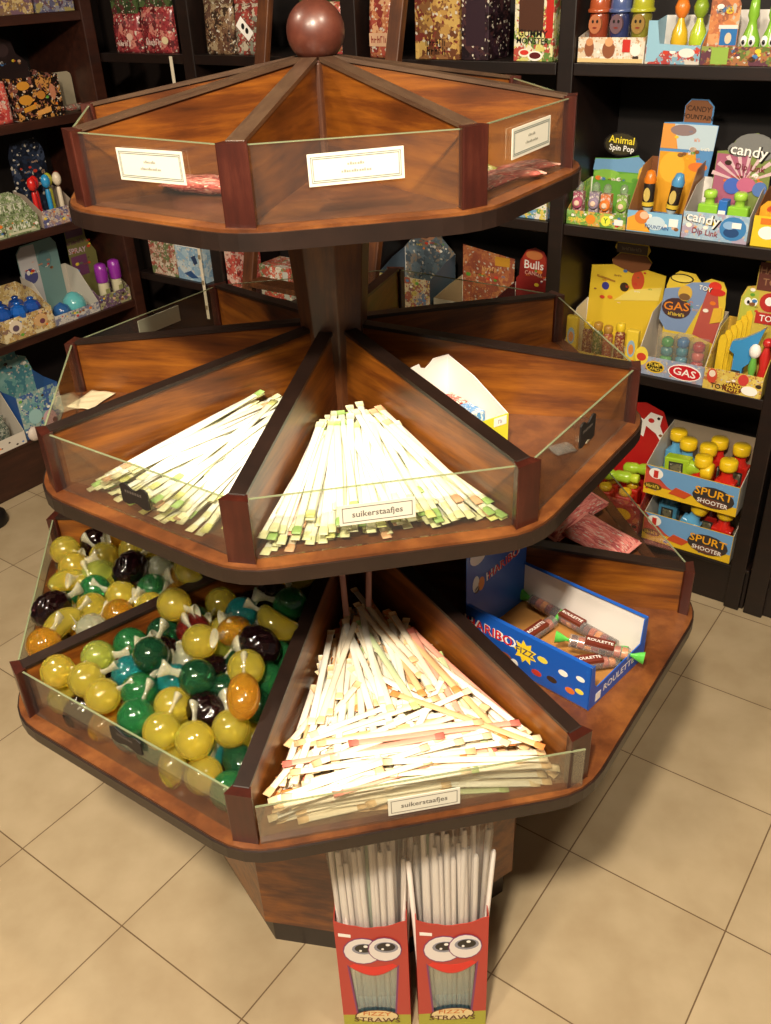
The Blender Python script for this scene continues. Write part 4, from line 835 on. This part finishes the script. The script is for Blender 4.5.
display(FR, .252, .412, z, 'yellow hand toy candy display at the right end of the third shelf', y0=-.0, hf=.062, hs=.16, d=.16, front=P(['#e0c040', '#e8cf5a', '#d8b03a', '#e0c040', '#b8702a'], 36), sidem=YP, inner=cw('#c8a040'),
        fdec=sh([('e', .275, .735, .014, .022, cw('#c84a34')), ('e', .275, .742, .009, .010, cw('#e8d8c4')), ('t', 'TOY', .295, .707, .020, BLK, 3), ('e', .335, .712, .028, .016, cw('#6a3a1c')), ('t', 'HAND', .335, .719, .016, cw('#f0d04a'), 4), ('t', 'TOYS', .335, .706, .015, cw('#f0d04a'), 4), ('e', .38, .712, .022, .013, HW), ('e', .36, .74, .014, .016, cw('#c8403a'))], .253, z),
        header=[(.285, .70), (.408, .70), (.412, .99), (.405, 1.02), (.39, 1.035), (.34, 1.035), (.322, 1.02), (.322, .965), (.30, .96), (.288, .93)], hm=cw('#c8b04a'), hy=.11, hdec=sh([
            ('p', [(.29, .86), (.33, .86), (.335, .95), (.305, .955), (.292, .93)], cw('#b4b84a')), ('e', .308, .92, .009, .011, HW), ('e', .325, .92, .009, .011, HW), ('e', .31, .918, .004, .005, BLK), ('e', .324, .918, .004, .005, BLK), ('r', .325, .408, .955, 1.03, cw('#6a3a30')), ('t', 'HAND', .365, 1.008, .026, cw('#a87a5a')), ('t', 'TOY', .365, .978, .026, cw('#a87a5a')),
            ('e', .365, .925, .026, .026, cw('#b8302c')), ('e', .365, .928, .012, .012, HW), ('r', .335, .405, .865, .895, cw('#b8302c')), ('t', 'TOY', .37, .88, .024, HW)], .253, z))
for k in range(6):
    o = item(FR, 'toy_hand_comb', .272+k*.009, .060+k*.010, z, f'yellow comb-shaped toy, {["first","second","third","fourth","fifth","last"][k]} from the front in the row of the hand toy display', 'toy', 'yellow comb toys')
    MB().prism([(-.010, 0), (.010, 0), (.012, .125+k*.012), (.004, .140+k*.012), (-.006, .135+k*.012), (-.010, .12)], -.003, .003, C('#e6c232', .3, .3)).build('toy_body', o)
o = item(FR, 'toy_gun', .325, .05, z, 'blue toy gun candy standing in the hand toy display', 'toy')
MB().prism([(-.014, 0), (.014, 0), (.016, .06), (.03, .075), (.046, .135), (.058, .18), (.040, .165), (.004, .140), (-.022, .13), (-.026, .105), (-.012, .095), (-.012, .06)], -.010, .010, C('#3f8fc8', .25, .4)).build('toy_body', o)
MB().box(-.012, .012, -.0115, -.010, .01, .05, cw('#3a3a3a')).build('toy_label', o)
o = item(FR, 'toy_figure', .368, .035, z, 'white and green toy figure standing in the hand toy display', 'toy')
MB().lathe([(.010, 0), (.013, .02), (.008, .05), (.012, .07), (.006, .10)], C('#6ab04a', .3, .3), 12).build('toy_body', o); MB().sphere((0, 0, .115), .016, HW, 12, sc=(1, .8, 1.3)).build('toy_head', o)
o = item(FR, 'toy_figure', .395, .045, z, 'red toy figure at the right end of the hand toy display', 'toy')
MB().lathe([(.012, 0), (.016, .03), (.012, .07), (.016, .10), (.006, .13)], C('#c22a26', .3, .3), 12).build('toy_body', o); MB().sphere((0, 0, .14), .014, C('#c22a26', .3, .3), 12).build('toy_head', o)
# --- bottom right shelf: shooter bottles
def shooter(F, x, y, z, col, n_, label, rx=0, ry=0, rz=0, group='toy bottles with yellow caps'):
    o = thing('shooter_bottle', label, 'bottle', F[0](x, y, z), 0, group); o.rotation_euler = (Matrix.Rotation(F[1], 4, 'Z')@Euler((rx, ry, rz)).to_matrix().to_4x4()).to_euler(); o.scale = (1.27, 1.27, 1.27)
    m = C(col, .2, .5)
    b = MB(); b.box(-.024, .024, -.015, .015, 0, .060, m); b.lathe([(.022, .055), (.020, .062), (.0135, .070), (.0130, .090)], m, 16, sy=.75); bev(b.build('bottle_body', o), .004, 3)
    MB().lathe([(.0135, .086), (.0195, .088), (.0205, .093), (.0205, .108), (.018, .112), (.002, .113)], C('#ecc51e', .3, .4), 18).build('screw_cap', o)
    l = MB(); l.box(-.015, .015, -.0162, -.0150, .012, .046, C('#3a3a34', .3)); l.box(-.011, .011, -.0168, -.0162, .016, .042, P(['#6a6a5a', '#7a7458', '#5a5a4c', '#8a8a60'], 30)); l.build('bottle_label', o); return o
WV = [(0, .04), (.03, .065), (.06, .062), (.10, .040), (.14, .045), (.19, .085), (.22, .088), (.28, .070)]
def wave(w, h): return [(0, .0), (w, .0), (w, h)]+[(w*(1-i/10), h*(.62+.3*math.sin(i*.9+1.2))) for i in range(1, 11)]
for lv, (zz, nm) in enumerate(((.150, 'lower'), (.3135, 'upper'))):
    x0, x1 = (.134, .412) if lv == 0 else (.120, .405); w = x1-x0
    h_ = .098; wv = [(x0+w*(i/12), zz+h_*(.55+.32*math.cos(i*.75+.3))) for i in range(13)]
    display(FR, x0, x1, zz, f'{nm} of two stacked yellow and blue bottle candy displays on the bottom shelf', y0=.006, hf=h_, hs=.160, d=.215, front=C('#e6bc26', .4), sidem=cw('#d4ccc0'), inner=cw('#9a8a74'),
            fdec=sh([('p', [(x0+.002, zz+.035)]+[(x1-.002, zz+.03), (x1-.002, zz+h_-.001), (x0+.002, zz+h_-.001)], cw('#6d9fcf')), ('p', [(x0+.002, zz+h_)]+[(x0+.09*i/5, zz+h_-.01-.012*i+(.003 if i % 2 else 0)) for i in range(6)]+[(x0+.002, zz+.03)], cw('#c8503c')),
                     ('e', x0+.035, zz+.075, .022, .018, HW), ('r', x0+.028, x0+.042, zz+.06, zz+.085, cw('#c8342a')), ('e', x0+.03, zz+.030, .028, .012, cw('#5a4a1c')), ('s', 6, x0+.03, zz+.030, 0.0112, cw('#f0d04a')),
                     ('p', [(x0+.08, zz+.02), (x0+.13, zz+.015), (x0+.15, zz+.035), (x0+.10, zz+.045)], cw('#c8502a')), ('e', x1-.072, zz+.043, .062, .034, cw('#3a3432')), ('t', 'SPURT', x1-.072, zz+.056, .036, cw('#f0aa1e'), 2, 1.1), ('e', x1-.072, zz+.026, .048, .013, cw('#6a4030')), ('t', 'SHOOTER', x1-.072, zz+.026, .020, HW, 2)], x0+.0008, zz))
zb = .3135+.003
for x, y, c, n_, lb in [(.158, .165, '#5fa6d4', 'blue', 'sky blue yellow-capped bottle at the back left of the upper shooter display'), (.205, .120, '#5fa6d4', 'blue', 'sky blue yellow-capped bottle second in the back of the upper shooter display'),
                        (.268, .115, '#c8261c', 'red', 'red yellow-capped bottle in the middle of the upper shooter display'), (.282, .175, '#c8261c', 'red', 'red yellow-capped bottle furthest back in the upper shooter display'),
                        (.352, .165, '#c8261c', 'red', 'red yellow-capped bottle at the back right of the upper shooter display'), (.345, .070, '#c8261c', 'red', 'red yellow-capped bottle nearest the front right of the upper shooter display'), (.275, .055, '#c8261c', 'red', 'red bottle behind the front panel of the upper shooter display')]:
    shooter(FR, x, y, zb+.01*(y > .1), c, n_, lb)
shooter(FR, .165, .055, .405, '#a4c832', 'green', 'lime green bottle lying across the top of the upper shooter display', 0, R(86), 0)
zb = .150+.003
for x, y, c, lb, ry in [(.175, .12, '#4f93b8', 'blue bottle at the back left of the lower shooter display', 0), (.245, .055, '#5fa6d4', 'sky blue bottle tilting to the right in the lower shooter display', .35), (.305, .11, '#a8221c', 'dark red bottle behind the others in the lower shooter display', 0), (.360, .055, '#c8261c', 'red bottle at the front right of the lower shooter display', .05)]:
    shooter(FR, x, y, zb+.012, c, '', lb, 0, ry)
RP = P(['#b8281e', '#c4321e', '#b8281e', '#d8702a', '#a01c1c'], 24)
display(FR, -.185, .118, .150, 'red candy gun display with white splash on its header on the bottom right shelf', hf=.11, hs=.19, d=.19, front=RP, sidem=RP, inner=cw('#8a2a20'), y0=.012,
        fdec=sh([('e', .06, .21, .03, .02, cw('#e8b02c')), ('e', -.02, .19, .03, .02, cw('#e8b02c')), ('e', .0, .23, .02, .014, cw('#e87a2c'))], -.184, .150),
        header=[(-.18, .155), (.115, .155), (.116, .44), (.090, .50), (.03, .52), (-.05, .50), (-.18, .44)], hm=cw('#b41e1c'), hdec=sh([
            ('p', [(-.02, .44), (.015, .41), (.035, .40), (.04, .44), (.075, .42), (.09, .40), (.10, .42), (.085, .45), (.09, .485), (.05, .49), (.03, .46), (0, .475)], HW), ('e', .055, .462, .010, .008, cw('#c42a26')), ('e', .078, .474, .005, .005, BLK)], -.184, .150))
for k in range(8):
    xx, yy = -.15+(k % 4)*.067, .045+(k//4)*.06
    o = item(FR, 'candy_gun_bottle', xx, yy, .150, f'red bottle with yellow top, {["front","rear"][k//4]} row {["first","second","third","fourth"][k % 4]} from the left in the red display', 'bottle', 'red bottles in the red display')
    bev(MB().box(-.026, .026, -.020, .020, 0, .110, C('#c42a1c', .25, .4)).build('bottle_body', o), .006, 3)
    MB().lathe([(.016, .110), (.020, .113), (.020, .125), (.015, .129)], C('#ecc02a', .3, .3), 14).build('cap', o)
for k, (x, y, zz, ry) in enumerate(((.000, .075, .300, 84), (.055, .140, .305, 80))):
    o = thing('lime_tube', f'lime green toy tube lying on the red bottles, {["front","rear"][k]} one', 'toy tube', FR[0](x-.05, y, zz), 0, 'lime green toy tubes'); o.rotation_euler = (0, R(ry), FR[1])
    MB().lathe([(.012, 0), (.019, .008), (.019, .04), (.014, .05), (.019, .06), (.019, .10), (.010, .108)], C('#a4c832', .25, .4), 16).build('tube_body', o); MB().lathe([(.012, .106), (.015, .110), (.015, .128), (.010, .131)], C('#c8dc3a', .25, .4), 14).build('nozzle', o)

# --- back shelving: bags on the top shelf
def bag(F, x0, x1, z, h, m, label, y0=.02, head=None, dec=(), th=.05, group=None):
    w = x1-x0; t = thing('candy_bag', label, 'candy bag', F[0]((x0+x1)/2, y0+th/2, z+.001), F[1], group)
    mb = MB(); nx, nz = 12, 12; vs = []; n1 = (nx+1)*(nz+1)
    for sg in (-1, 1):
        for i in range(nx+1):
            for j in range(nz+1):
                u, v = i/nx*2-1, j/nz; b = th/2*(max(0, 1-abs(u)**4)*max(0.15*(v < .05), 1-(max(0, v-.15)/.85)**2.5))**.5
                vs.append((u*w/2, sg*(b+.0006), v*h))
    fs = []
    for i in range(nx):
        for j in range(nz):
            a, b, c, e = i*(nz+1)+j, (i+1)*(nz+1)+j, (i+1)*(nz+1)+j+1, i*(nz+1)+j+1; fs += [(a, b, c, e), (n1+e, n1+c, n1+b, n1+a)]
    for i in range(nx): fs += [(i*(nz+1), n1+i*(nz+1), n1+(i+1)*(nz+1), (i+1)*(nz+1)), (i*(nz+1)+nz, (i+1)*(nz+1)+nz, n1+(i+1)*(nz+1)+nz, n1+i*(nz+1)+nz)]
    for j in range(nz): fs += [(j, j+1, n1+j+1, n1+j), (nx*(nz+1)+j, n1+nx*(nz+1)+j, n1+nx*(nz+1)+j+1, nx*(nz+1)+j+1)]
    mb.add(vs, fs, m, None, True); mb.build('bag_body', t)
    if head: MB().box(-w/2+.004, w/2-.004, -.004, .004, h*.98, h+.06, head).build('folded_header', t)
    if dec: MB().decal(dec, -th/2-.001).build('bag_print', t)
    return t
z = 1.505
RB = P(['#7a1a22', '#94202a', '#b03a3a', '#5a1218', '#a82a30', '#c87a6a'], 22, .2); GH = P(['#3a4f26', '#4a5f30', '#5a1c20', '#2c3a1c'], 24)
bag(FR, -2.045, -1.90, z, .125, RB, 'narrower of the paired red gummy bags with green tops on the back shelf', head=GH, dec=[('s', 6, 0, .030, 0.0182, cw('#e0c8c0')), ('e', .03, .05, .016, .012, cw('#d8b0a0'))])
bag(FR, -1.895, -1.725, z, .145, RB, 'wider of the paired red gummy bags with green tops on the back shelf', head=GH, dec=[('s', 6, -.01, .035, 0.0196, cw('#e0c8c0')), ('e', .05, .04, .016, .012, cw('#d8c8a0'))])
bag(FR, -1.575, -1.44, z, .15, P(['#6a4a34', '#8a6a4a', '#3a2a20', '#a08a6a', '#5a3a2c'], 24, .2), 'brown and clear mixed candy bag on the back shelf', head=P(['#5a3a2c', '#8a7a5a'], 30))
bag(FR, -1.435, -1.30, z, .15, P(['#8a8a7a', '#6a3a2c', '#a83a2c', '#c8b8a0', '#8a2420'], 24, .2), 'grey and red candy bag with tilted white price tag on the back shelf', head=P(['#8a2a20', '#b04a34'], 30),
    dec=[('p', [(-.045, .085), (.005, .040), (.03, .065), (-.02, .112)], HW), ('e', .002, .070, .007, .009, BLK), ('e', -.014, .083, .007, .009, BLK)])
bag(FR, -1.155, -.975, z, .15, P(['#a82a24', '#c8503a', '#7a7a34', '#e0c0a0', '#8a1a1c'], 24, .2), 'red and green candy bag behind the ball finial', head=GH)
bag(FR, -.885, -.79, z, .16, P(['#a8402a', '#b86a3a', '#8a2a20', '#d8a070'], 22, .2), 'narrow orange-brown candy bag right of the ball finial', head=cw('#8a2a20'), dec=[('r', -.035, .035, .03, .065, cw('#c8a080')), ('s', 5, 0, .048, 0.0182, cw('#8a2420'))])
carton(FR, -.705, -.555, z, .19, P(['#8a5a2c', '#b88a3a', '#6a3a1c', '#c8a04a', '#7a2a1c'], 20), 'brown and gold candy box with black lettering on the back shelf', dec=[('s', 6, -.635, 1.548, 0.0182, cw('#1c120c')), ('s', 5, -.632, 1.527, 0.0210, cw('#1c120c'))])
carton(FR, -.550, -.462, z, .17, P(['#2c1a20', '#3a2430', '#1c1016', '#4a2a2c'], 24), 'dark purple candy box on the back shelf beside the brown and gold one', dec=[('r', -.535, -.475, 1.54, 1.65, cw('#2c1a24'))])
# clip strip and ladder
cs = thing('clip_strip', 'thin white plastic clip strip hanging down in front of the back shelves', 'clip strip', FR[0](-1.711, -.012, 0), FR[1])
MB().box(-.007, .007, 0, .002, .56, 1.500, C('#d8cdb8', .5)).build('strip', cs)
for k in range(9): MB().prism([(-.005, .60+k*.1), (.005, .60+k*.1), (.005, .615+k*.1), (-.005, .615+k*.1)], -.004, 0, C('#8a7a60', .5)).build('clip', cs)
ld = thing('ladder', 'dark wooden shop ladder leaning on the back shelving behind the stand', 'ladder', FR[0](-.93, -.52, 0), FR[1])
lean = math.atan2(.50, 1.92); LL_ = 1.985
for sx_ in (-.245, .245): bev(MB().box(sx_-.022, sx_+.022, -.012, .012, 0.012, LL_, CAP if False else COLW).build('rail', ld, (0, 0, 0), (-lean, 0, 0)), .003)
for k in range(6): bev(MB().box(-.223, .223, -.035, .035, -.009, .009, COLW).build('step', ld, (0, (.27+k*.30)*math.tan(lean), .27+k*.30), (0, 0, 0)), .003)
# --- back shelving, lower row
z = .695
carton(FR, -2.030, -1.880, z, .135, P(['#c8a08a', '#8a6a4a', '#d8c8b0', '#6a7a4a', '#a84a3a'], 26), 'tan and green printed candy box at the left end of the lower back shelf', d=.14)
carton(FR, -1.875, -1.715, z, .145, P(['#8ab0cc', '#a8c4d4', '#7fa4c4', '#c8d4d8'], 18), 'pale blue candy box with dark swoosh on the lower back shelf', d=.14, dec=[('p', [(-1.79, .79), (-1.765, .80), (-1.755, .77), (-1.775, .76)], cw('#2a3a5a')), ('p', [(-1.84, .72), (-1.80, .735), (-1.76, .71), (-1.80, .705)], cw('#2a4a7a')), ('r', -1.87, -1.73, .828, .838, HW)])
carton(FR, -1.600, -1.545, z, .150, P(['#b83a2a', '#c8503a', '#8a1f1a', '#e0b0a0'], 24), 'narrow red candy box right of the pale blue one on the lower back shelf', d=.14)
carton(FR, -1.425, -1.275, z, .118, P(['#c84a2c', '#d8704a', '#b8341e', '#e0d8c8', '#7a8a5a'], 28), 'red and white candy box seen beside the column under the top tier', d=.12, dec=[('s', 6, -1.37, .765, 0.0154, HW), ('s', 6, -1.37, .745, 0.0154, HW), ('r', -1.31, -1.285, .70, .80, cw('#b8b8b0'))])
display(FR, -.900, -.690, z, 'blue and brown printed candy display with rounded tag on the lower back shelf', y0=.05, hf=.15, hs=.20, d=.16, front=P(['#c8a88a', '#8a5a4a', '#6a7a9a', '#d8c4a0', '#a8503a', '#c8b04a'], 22), sidem=cw('#4a5a6a'),
        fdec=[('r', .005, .04, .005, .06, cw('#3a4a8a'))], header=[(-.895, .70), (-.695, .70), (-.695, .90), (-.74, .94), (-.755, .985), (-.80, 1.0), (-.85, .98), (-.865, .93), (-.895, .90)], hm=P(['#5a6a74', '#6a7a84', '#8a7a6a', '#4a5660'], 18), hdec=sh([('e', -.805, .955, .04, .028, cw('#a8785a')), ('e', -.81, .95, .02, .016, cw('#5a3a2c'))], -.899, z))
display(FR, -.670, -.465, z, 'white-sided candy display with orange header on the lower back shelf', y0=.04, hf=.10, hs=.13, d=.18, front=cw('#b8b0a0'), sidem=cw('#a89878'), header=[(-.665, .70), (-.468, .70), (-.468, .905), (-.665, .93)], hm=P(['#a8502c', '#b8622c', '#a04a2c', '#c87a3a'], 20),
        hdec=sh([('r', -.54, -.485, .875, .905, cw('#c8902c')), ('s', 6, -.56, .86, 0.0154, cw('#e0b070'))], -.669, z))
display(FR, -.460, -.270, z, 'dark red candy display with oval red and white header on the lower back shelf', y0=.04, hf=.11, hs=.14, d=.17, front=P(['#6a1c1a', '#8a2a24', '#5a1414', '#a8503a'], 26), sidem=cw('#5a1a18'),
        header=[(-.455, .70), (-.275, .70), (-.275, .85), (-.335, .87), (-.340, .91), (-.360, .945), (-.39, .955), (-.42, .945), (-.442, .91), (-.445, .86), (-.455, .85)], hm=cw('#8a2420'), hdec=sh([('e', -.392, .912, .042, .036, cw('#b83a2a')), ('e', -.392, .930, .030, .014, cw('#d8824a')), ('t', 'Bulls', -.392, .898, .038, HW, 0), ('t', 'CANDY', -.392, .872, .018, cw('#e8b0a0'))], -.459, z))

# --- left shelving
z = 1.645
carton(FL, .82, 1.045, z, .16, P(['#b8985a', '#d0b478', '#8a6a4a', '#7a5a6a', '#c8a04a'], 26), 'yellow and tan printed candy box on the top left shelf', d=.14)
carton(FL, 1.055, 1.215, z, .15, P(['#5a5a7a', '#4a3a5a', '#8a8a9a', '#a89a5a', '#6a4a5a'], 30), 'purple and grey printed candy box on the top left shelf', d=.14)
z = 1.32
bag(FL, .800, .885, z, .13, P(['#c8302a', '#d8503a', '#a81c1c', '#e0a090'], 24, .2), 'red gummy bag at the left edge of the second left shelf')
BO = P(['#1c100c', '#1c100c', '#241410', '#c8862c', '#1c100c', '#8a4a3a'], 30)
display(FL, .893, 1.085, z, 'black candy display with gold gummy pictures and dark header on the second left shelf', hf=.135, hs=.15, d=.16, front=BO, sidem=BO, header=[(.90, 1.325), (1.08, 1.325), (1.08, 1.49), (1.04, 1.52), (1.03, 1.56), (.98, 1.575), (.945, 1.55), (.93, 1.51), (.90, 1.49)], hm=cw('#241818'), hdec=sh([('e', .985, 1.535, .03, .022, cw('#3a2a2a'))], .894, z),
        fdec=sh([('e', .935, 1.43, .026, .014, cw('#c88a30')), ('e', .935, 1.385, .028, .016, cw('#c88a30')), ('e', 1.0, 1.395, .018, .014, cw('#b87830')), ('p', [(.92, 1.345), (.97, 1.355), (.97, 1.37), (.92, 1.36)], cw('#c88a30')), ('p', [(.97, 1.33), (1.03, 1.338), (1.03, 1.355), (.97, 1.345)], cw('#d89a50')), ('e', 1.05, 1.40, .012, .026, cw('#b8785a'))], .894, z))
wc = thing('blank_card', 'plain rounded white card standing behind the black display on the second left shelf', 'card', FL[0](1.10, .11, z), FL[1])
MB().prism([(0, .001), (.115, .001), (.115, .110), (.112, .122), (.10, .130), (0, .130)], 0, .003, C('#9a8f78', .6)).build('card', wc)
wc2 = item(FL, 'candy_packet', 1.155, .045, z, 'small silver-red packet lying in front of the white card on the second left shelf', 'candy packet'); MB().lathe([(.008, -.045), (.012, -.03), (.012, .03), (.008, .045)], P(['#8a7a6a', '#a84a3a', '#5a4a44'], 60), 10, Matrix.Translation((0, 0, .012))@Matrix.Rotation(R(90), 4, 'Y')).build('packet_body', wc2)
z = .955
GP = P(['#7a8a5a', '#8fa06a', '#6a7a4a', '#a8b48a', '#d8d8c0'], 36)
for k, (x0, x1) in enumerate(((.60, .735), (.738, .875))):
    display(FL, x0, x1, z, f'{["left","right"][k]} of two green sour candy boxes on the third left shelf', hf=.055, hs=.12, d=.15, front=GP, sidem=GP, inner=GP, fdec=[('s', 5, .065, .030, 0.0238, cw('#d8dcc8')), ('r', .01, .12, .006, .014, cw('#c8c8a8'))])
    for j in range(6):
        r_, c_ = divmod(j, 3)
        ca_ = (x0+x1)/2-.042+c_*.042; o = item(FL, 'sour_pack', ca_, .045+r_*.05, z, f'green sour pack, {["front","back"][r_]} {["left","middle","right"][c_]} of the {["left","right"][k]} green box', 'candy pack', 'green sour packs')
        bev(MB().box(-.019, .019, -.018, .018, 0, .062+.03*r_, GP).build('pack_body', o), .003)
display(FL, .890, 1.045, z, 'white and purple display with dark back holding bulb-topped candies on the third left shelf', y0=.008, hf=.06, hs=.12, d=.15, front=P(['#8a7a9a', '#c8b8a8', '#b08a7a', '#5a5a8a', '#d0c0b0'], 30), sidem=cw('#a09080'),
        header=[(.895, .96), (1.04, .96), (1.045, 1.20), (1.02, 1.245), (.91, 1.235), (.892, 1.19)], hm=P(['#1c2438', '#243048', '#141a28', '#3a4660'], 14), hdec=(), hy=.13)
for k, (x, c, n_) in enumerate(((.905, '#c8221e', 'red'), (.930, '#c8221e', 'dark red'), (.965, '#2a8ac0', 'blue'), (.990, '#a8a834', 'olive yellow'), (1.015, '#d8c8b0', 'cream'), (1.030, '#7a2a1a', 'brown'))):
    o = item(FL, 'toy_candy_stick', x, .05+.02*(k % 2), z, f'{n_} toy candy stick in the clear-backed display on the third left shelf', 'toy candy', 'toy candy sticks on the third left shelf')
    MB().lathe([(.007, 0), (.009, .01), (.009, .11), (.006, .12)], C(c, .3, .3), 12).build('stick_body', o); MB().sphere((0, 0, .148), .019, C(c, .25, .4), 14, sc=(.9, .9, 1.3)).build('bulb_top', o)
z = .59
YT = P(['#c8a860', '#d8bc7a', '#b89050', '#e0cfa0', '#8a6a5a'], 26)
display(FL, .62, .842, z, 'tan and yellow jewel candy display with dark blue candies on the fourth left shelf', hf=.085, hs=.15, d=.2, front=YT, sidem=YT, inner=YT, fdec=[('e', .055, .05, .028, .024, cw('#d8c8b0')), ('e', .055, .045, .014, .012, cw('#5a4a5a')), ('e', .165, .045, .03, .024, cw('#c8a070')), ('e', .17, .04, .012, .010, cw('#6a3a4a'))],
        header=[(.60, .60), (.72, .60), (.72, .84), (.60, .83)], hm=cw('#b8904a'), hdec=sh([('r', .62, .70, .72, .80, cw('#6a5a44'))], .6208, z))
def gem(x, y, z, c, label, r=.030):
    o = item(FL, 'gem_candy', x, y, z, label, 'candy', 'gem candies'); b = MB().lathe([(.010, 0), (r*.9, r*.5), (r, r*1.0), (r*.75, r*1.6), (.004, r*1.9)], C(c, .12, .8), 9, smooth=False); b.build('gem_body', o); MB().lathe([(.012, -.0), (.014, .006), (.008, .01)], C(c, .2, .5), 10, Matrix.Translation((0, 0, r*1.85))).build('gem_cap', o)
for k, (x, y, c, n_) in enumerate(((.66, .05, '#1c4a9a', 'deep blue'), (.72, .04, '#1a5ab0', 'deep blue'), (.785, .05, '#1c4a9a', 'deep blue'), (.69, .11, '#153a80', 'navy'), (.76, .11, '#153a80', 'navy'))):
    gem(x, y, z+.055, c, f'{n_} faceted gem candy in the tan display, {["front left","front middle","front right","rear left","rear right"][k]}', .034)
    MB().build if False else None
for k, (x, y) in enumerate(((.69, .07), (.76, .07))): pass
display(FL, .846, 1.060, z, 'white display with skull-printed header holding a teal candy on the fourth left shelf', hf=.038, hs=.17, d=.17, front=P(['#c8c0b8', '#8a8a98', '#d0c8c0', '#7a7a94', '#d8d0c4'], 34), sidem=cw('#c4bcb0'), inner=cw('#b8b0a4'),
        header=[(.850, .60), (1.035, .60), (1.035, .85), (1.015, .875), (.875, .87), (.85, .845)], hm=cw('#6a8a88'), hdec=sh([('p', [(.852, .62), (.935, .62), (.935, .866), (.878, .866), (.853, .842)], cw('#b8b4b4')), ('e', .895, .75, .03, .03, cw('#4a4a7a')), ('e', .885, .765, .008, .009, cw('#d8d4d0')), ('e', .908, .768, .008, .009, cw('#d8d4d0')), ('e', .97, .80, .03, .035, cw('#5a7a7c'))], .8468, z))
o = item(FL, 'teal_candy', .985, .07, z, 'large glossy teal dome candy in the white display', 'candy'); MB().lathe([(.020, 0), (.042, .012), (.048, .035), (.040, .062), (.020, .082), (.002, .088)], C('#5fb0b4', .1, .8), 20).build('candy_dome', o); MB().lathe([(.03, 0), (.034, .004), (.03, .010)], cw('#d8e0dc'), 18).build('candy_base', o)
o = item(FL, 'teal_candy', .915, .06, z, 'glossy dark blue dome candy in the white display', 'candy'); MB().lathe([(.018, 0), (.034, .012), (.038, .03), (.028, .052), (.002, .066)], C('#2c5a94', .1, .8), 20).build('candy_dome', o); MB().lathe([(.02, 0), (.026, .004), (.02, .010)], cw('#d8e0dc'), 18).build('candy_base', o)
PP_ = P(['#7a5a7a', '#8a8a4a', '#6a4a64', '#a8a074', '#5a3a5a'], 34)
display(FL, 1.064, 1.222, z, 'purple and olive display of spray bottles with violet caps on the fourth left shelf', hf=.055, hs=.12, d=.15, front=PP_, sidem=PP_, inner=PP_, header=[(1.066, .60), (1.20, .60), (1.20, .78), (1.165, .84), (1.16, .90), (1.14, .915), (1.07, .905)], hm=cw('#6f6a3c'), hdec=sh([('r', 1.072, 1.155, .855, .90, cw('#5a3a54')), ('s', 8, 1.112, .835, 0.0168, cw('#5a2a4a')), ('t', 'SPRAY', 1.112, .80, .030, cw('#c8a8b8'), 3), ('r', 1.075, 1.15, .70, .78, cw('#6a3a5a'))], 1.0648, z))
for k, x in enumerate((1.118, 1.185)):
    o = item(FL, 'spray_bottle', x, .04, z, f'{["left","right"][k]} of two clear spray bottles with violet caps on the fourth left shelf', 'bottle', 'spray bottles with violet caps')
    MB().lathe([(.020, 0), (.022, .01), (.022, .085), (.018, .10)], C('#c0b89a', .2, .4), 16).build('bottle_body', o); MB().lathe([(.022, .095), (.025, .10), (.025, .145), (.022, .165), (.012, .17)], C('#8a2a9a', .3, .4), 16).build('violet_cap', o); MB().box(-.010, .010, -.0235, -.022, .02, .07, cw('#8a8a5a')).build('bottle_label', o)
z = .20
display(FL, .385, .592, z, 'white candy tray with tall sloping side at the left end of the lowest left shelf', hf=.05, hs=.27, d=.25, front=cw('#cfc6ba'), sidem=cw('#c4bcae'), inner=cw('#8a8070'), y0=.0)
for k in range(5):
    o = item(FL, 'clear_candy_bag', .43+.028*k, .06+.02*(k % 2), z, f'clear bag of grey candy, {["first","second","third","fourth","fifth"][k]} from the left in the white tray', 'candy bag', 'clear candy bags in the white tray')
    MB().lathe([(.008, 0), (.022, .02), (.024, .06), (.012, .10), (.016, .115)], P(['#5a6a5a', '#8a9080', '#3a4a4a', '#a8a898'], 60, .2), 10, sy=.6).build('bag_body', o)
TP = P(['#5f9aa4', '#7fb0b0', '#8aa4a0', '#2c5aa0', '#a8c0b4'], 20)
display(FL, .600, .790, z, 'teal and blue candy display with stepped header on the lowest left shelf', hf=.18, hs=.20, d=.16, front=TP, sidem=cw('#2c5494'), inner=TP, header=[(.605, .21), (.785, .21), (.79, .40), (.775, .46), (.735, .48), (.735, .53), (.645, .52), (.645, .46), (.605, .43)], hm=P(['#6aa8a4', '#7ab0a8', '#8ab8b0', '#4a8a94'], 16), fdec=[('e', .12, .05, .03, .035, cw('#c8a8b0')), ('e', .06, .08, .03, .03, cw('#9ac0c0')), ('e', .14, .035, .012, .012, cw('#3a2a44')), ('r', .16, .185, .12, .14, HW)])
o = item(FL, 'plush_key_ring', .620, -.0, z-.0025, 'small white rounded candy figure in front of the teal display', 'candy figure'); 
for ch in (MB().sphere((0, -.018, .030), .028, C('#cfc0b4', .5), 16, sc=(1, .55, 1.05)),): ch.build('figure_head', o)
MB().sphere((0.028, -.018, .012), .012, C('#c8b0a8', .5), 12, sc=(1, .8, 1)).build('figure_paw', o)
# black rubber foot at the far left edge
o = MB().lathe([(.062, 0), (.065, .006), (.062, .040), (.045, .052), (.002, .056)], C('#120d0b', .5), 28).build('door_stop', None, (-1.452, 1.430, 0)); tag(o, 'round black rubber floor stop at the left edge of the photo', 'door stop')
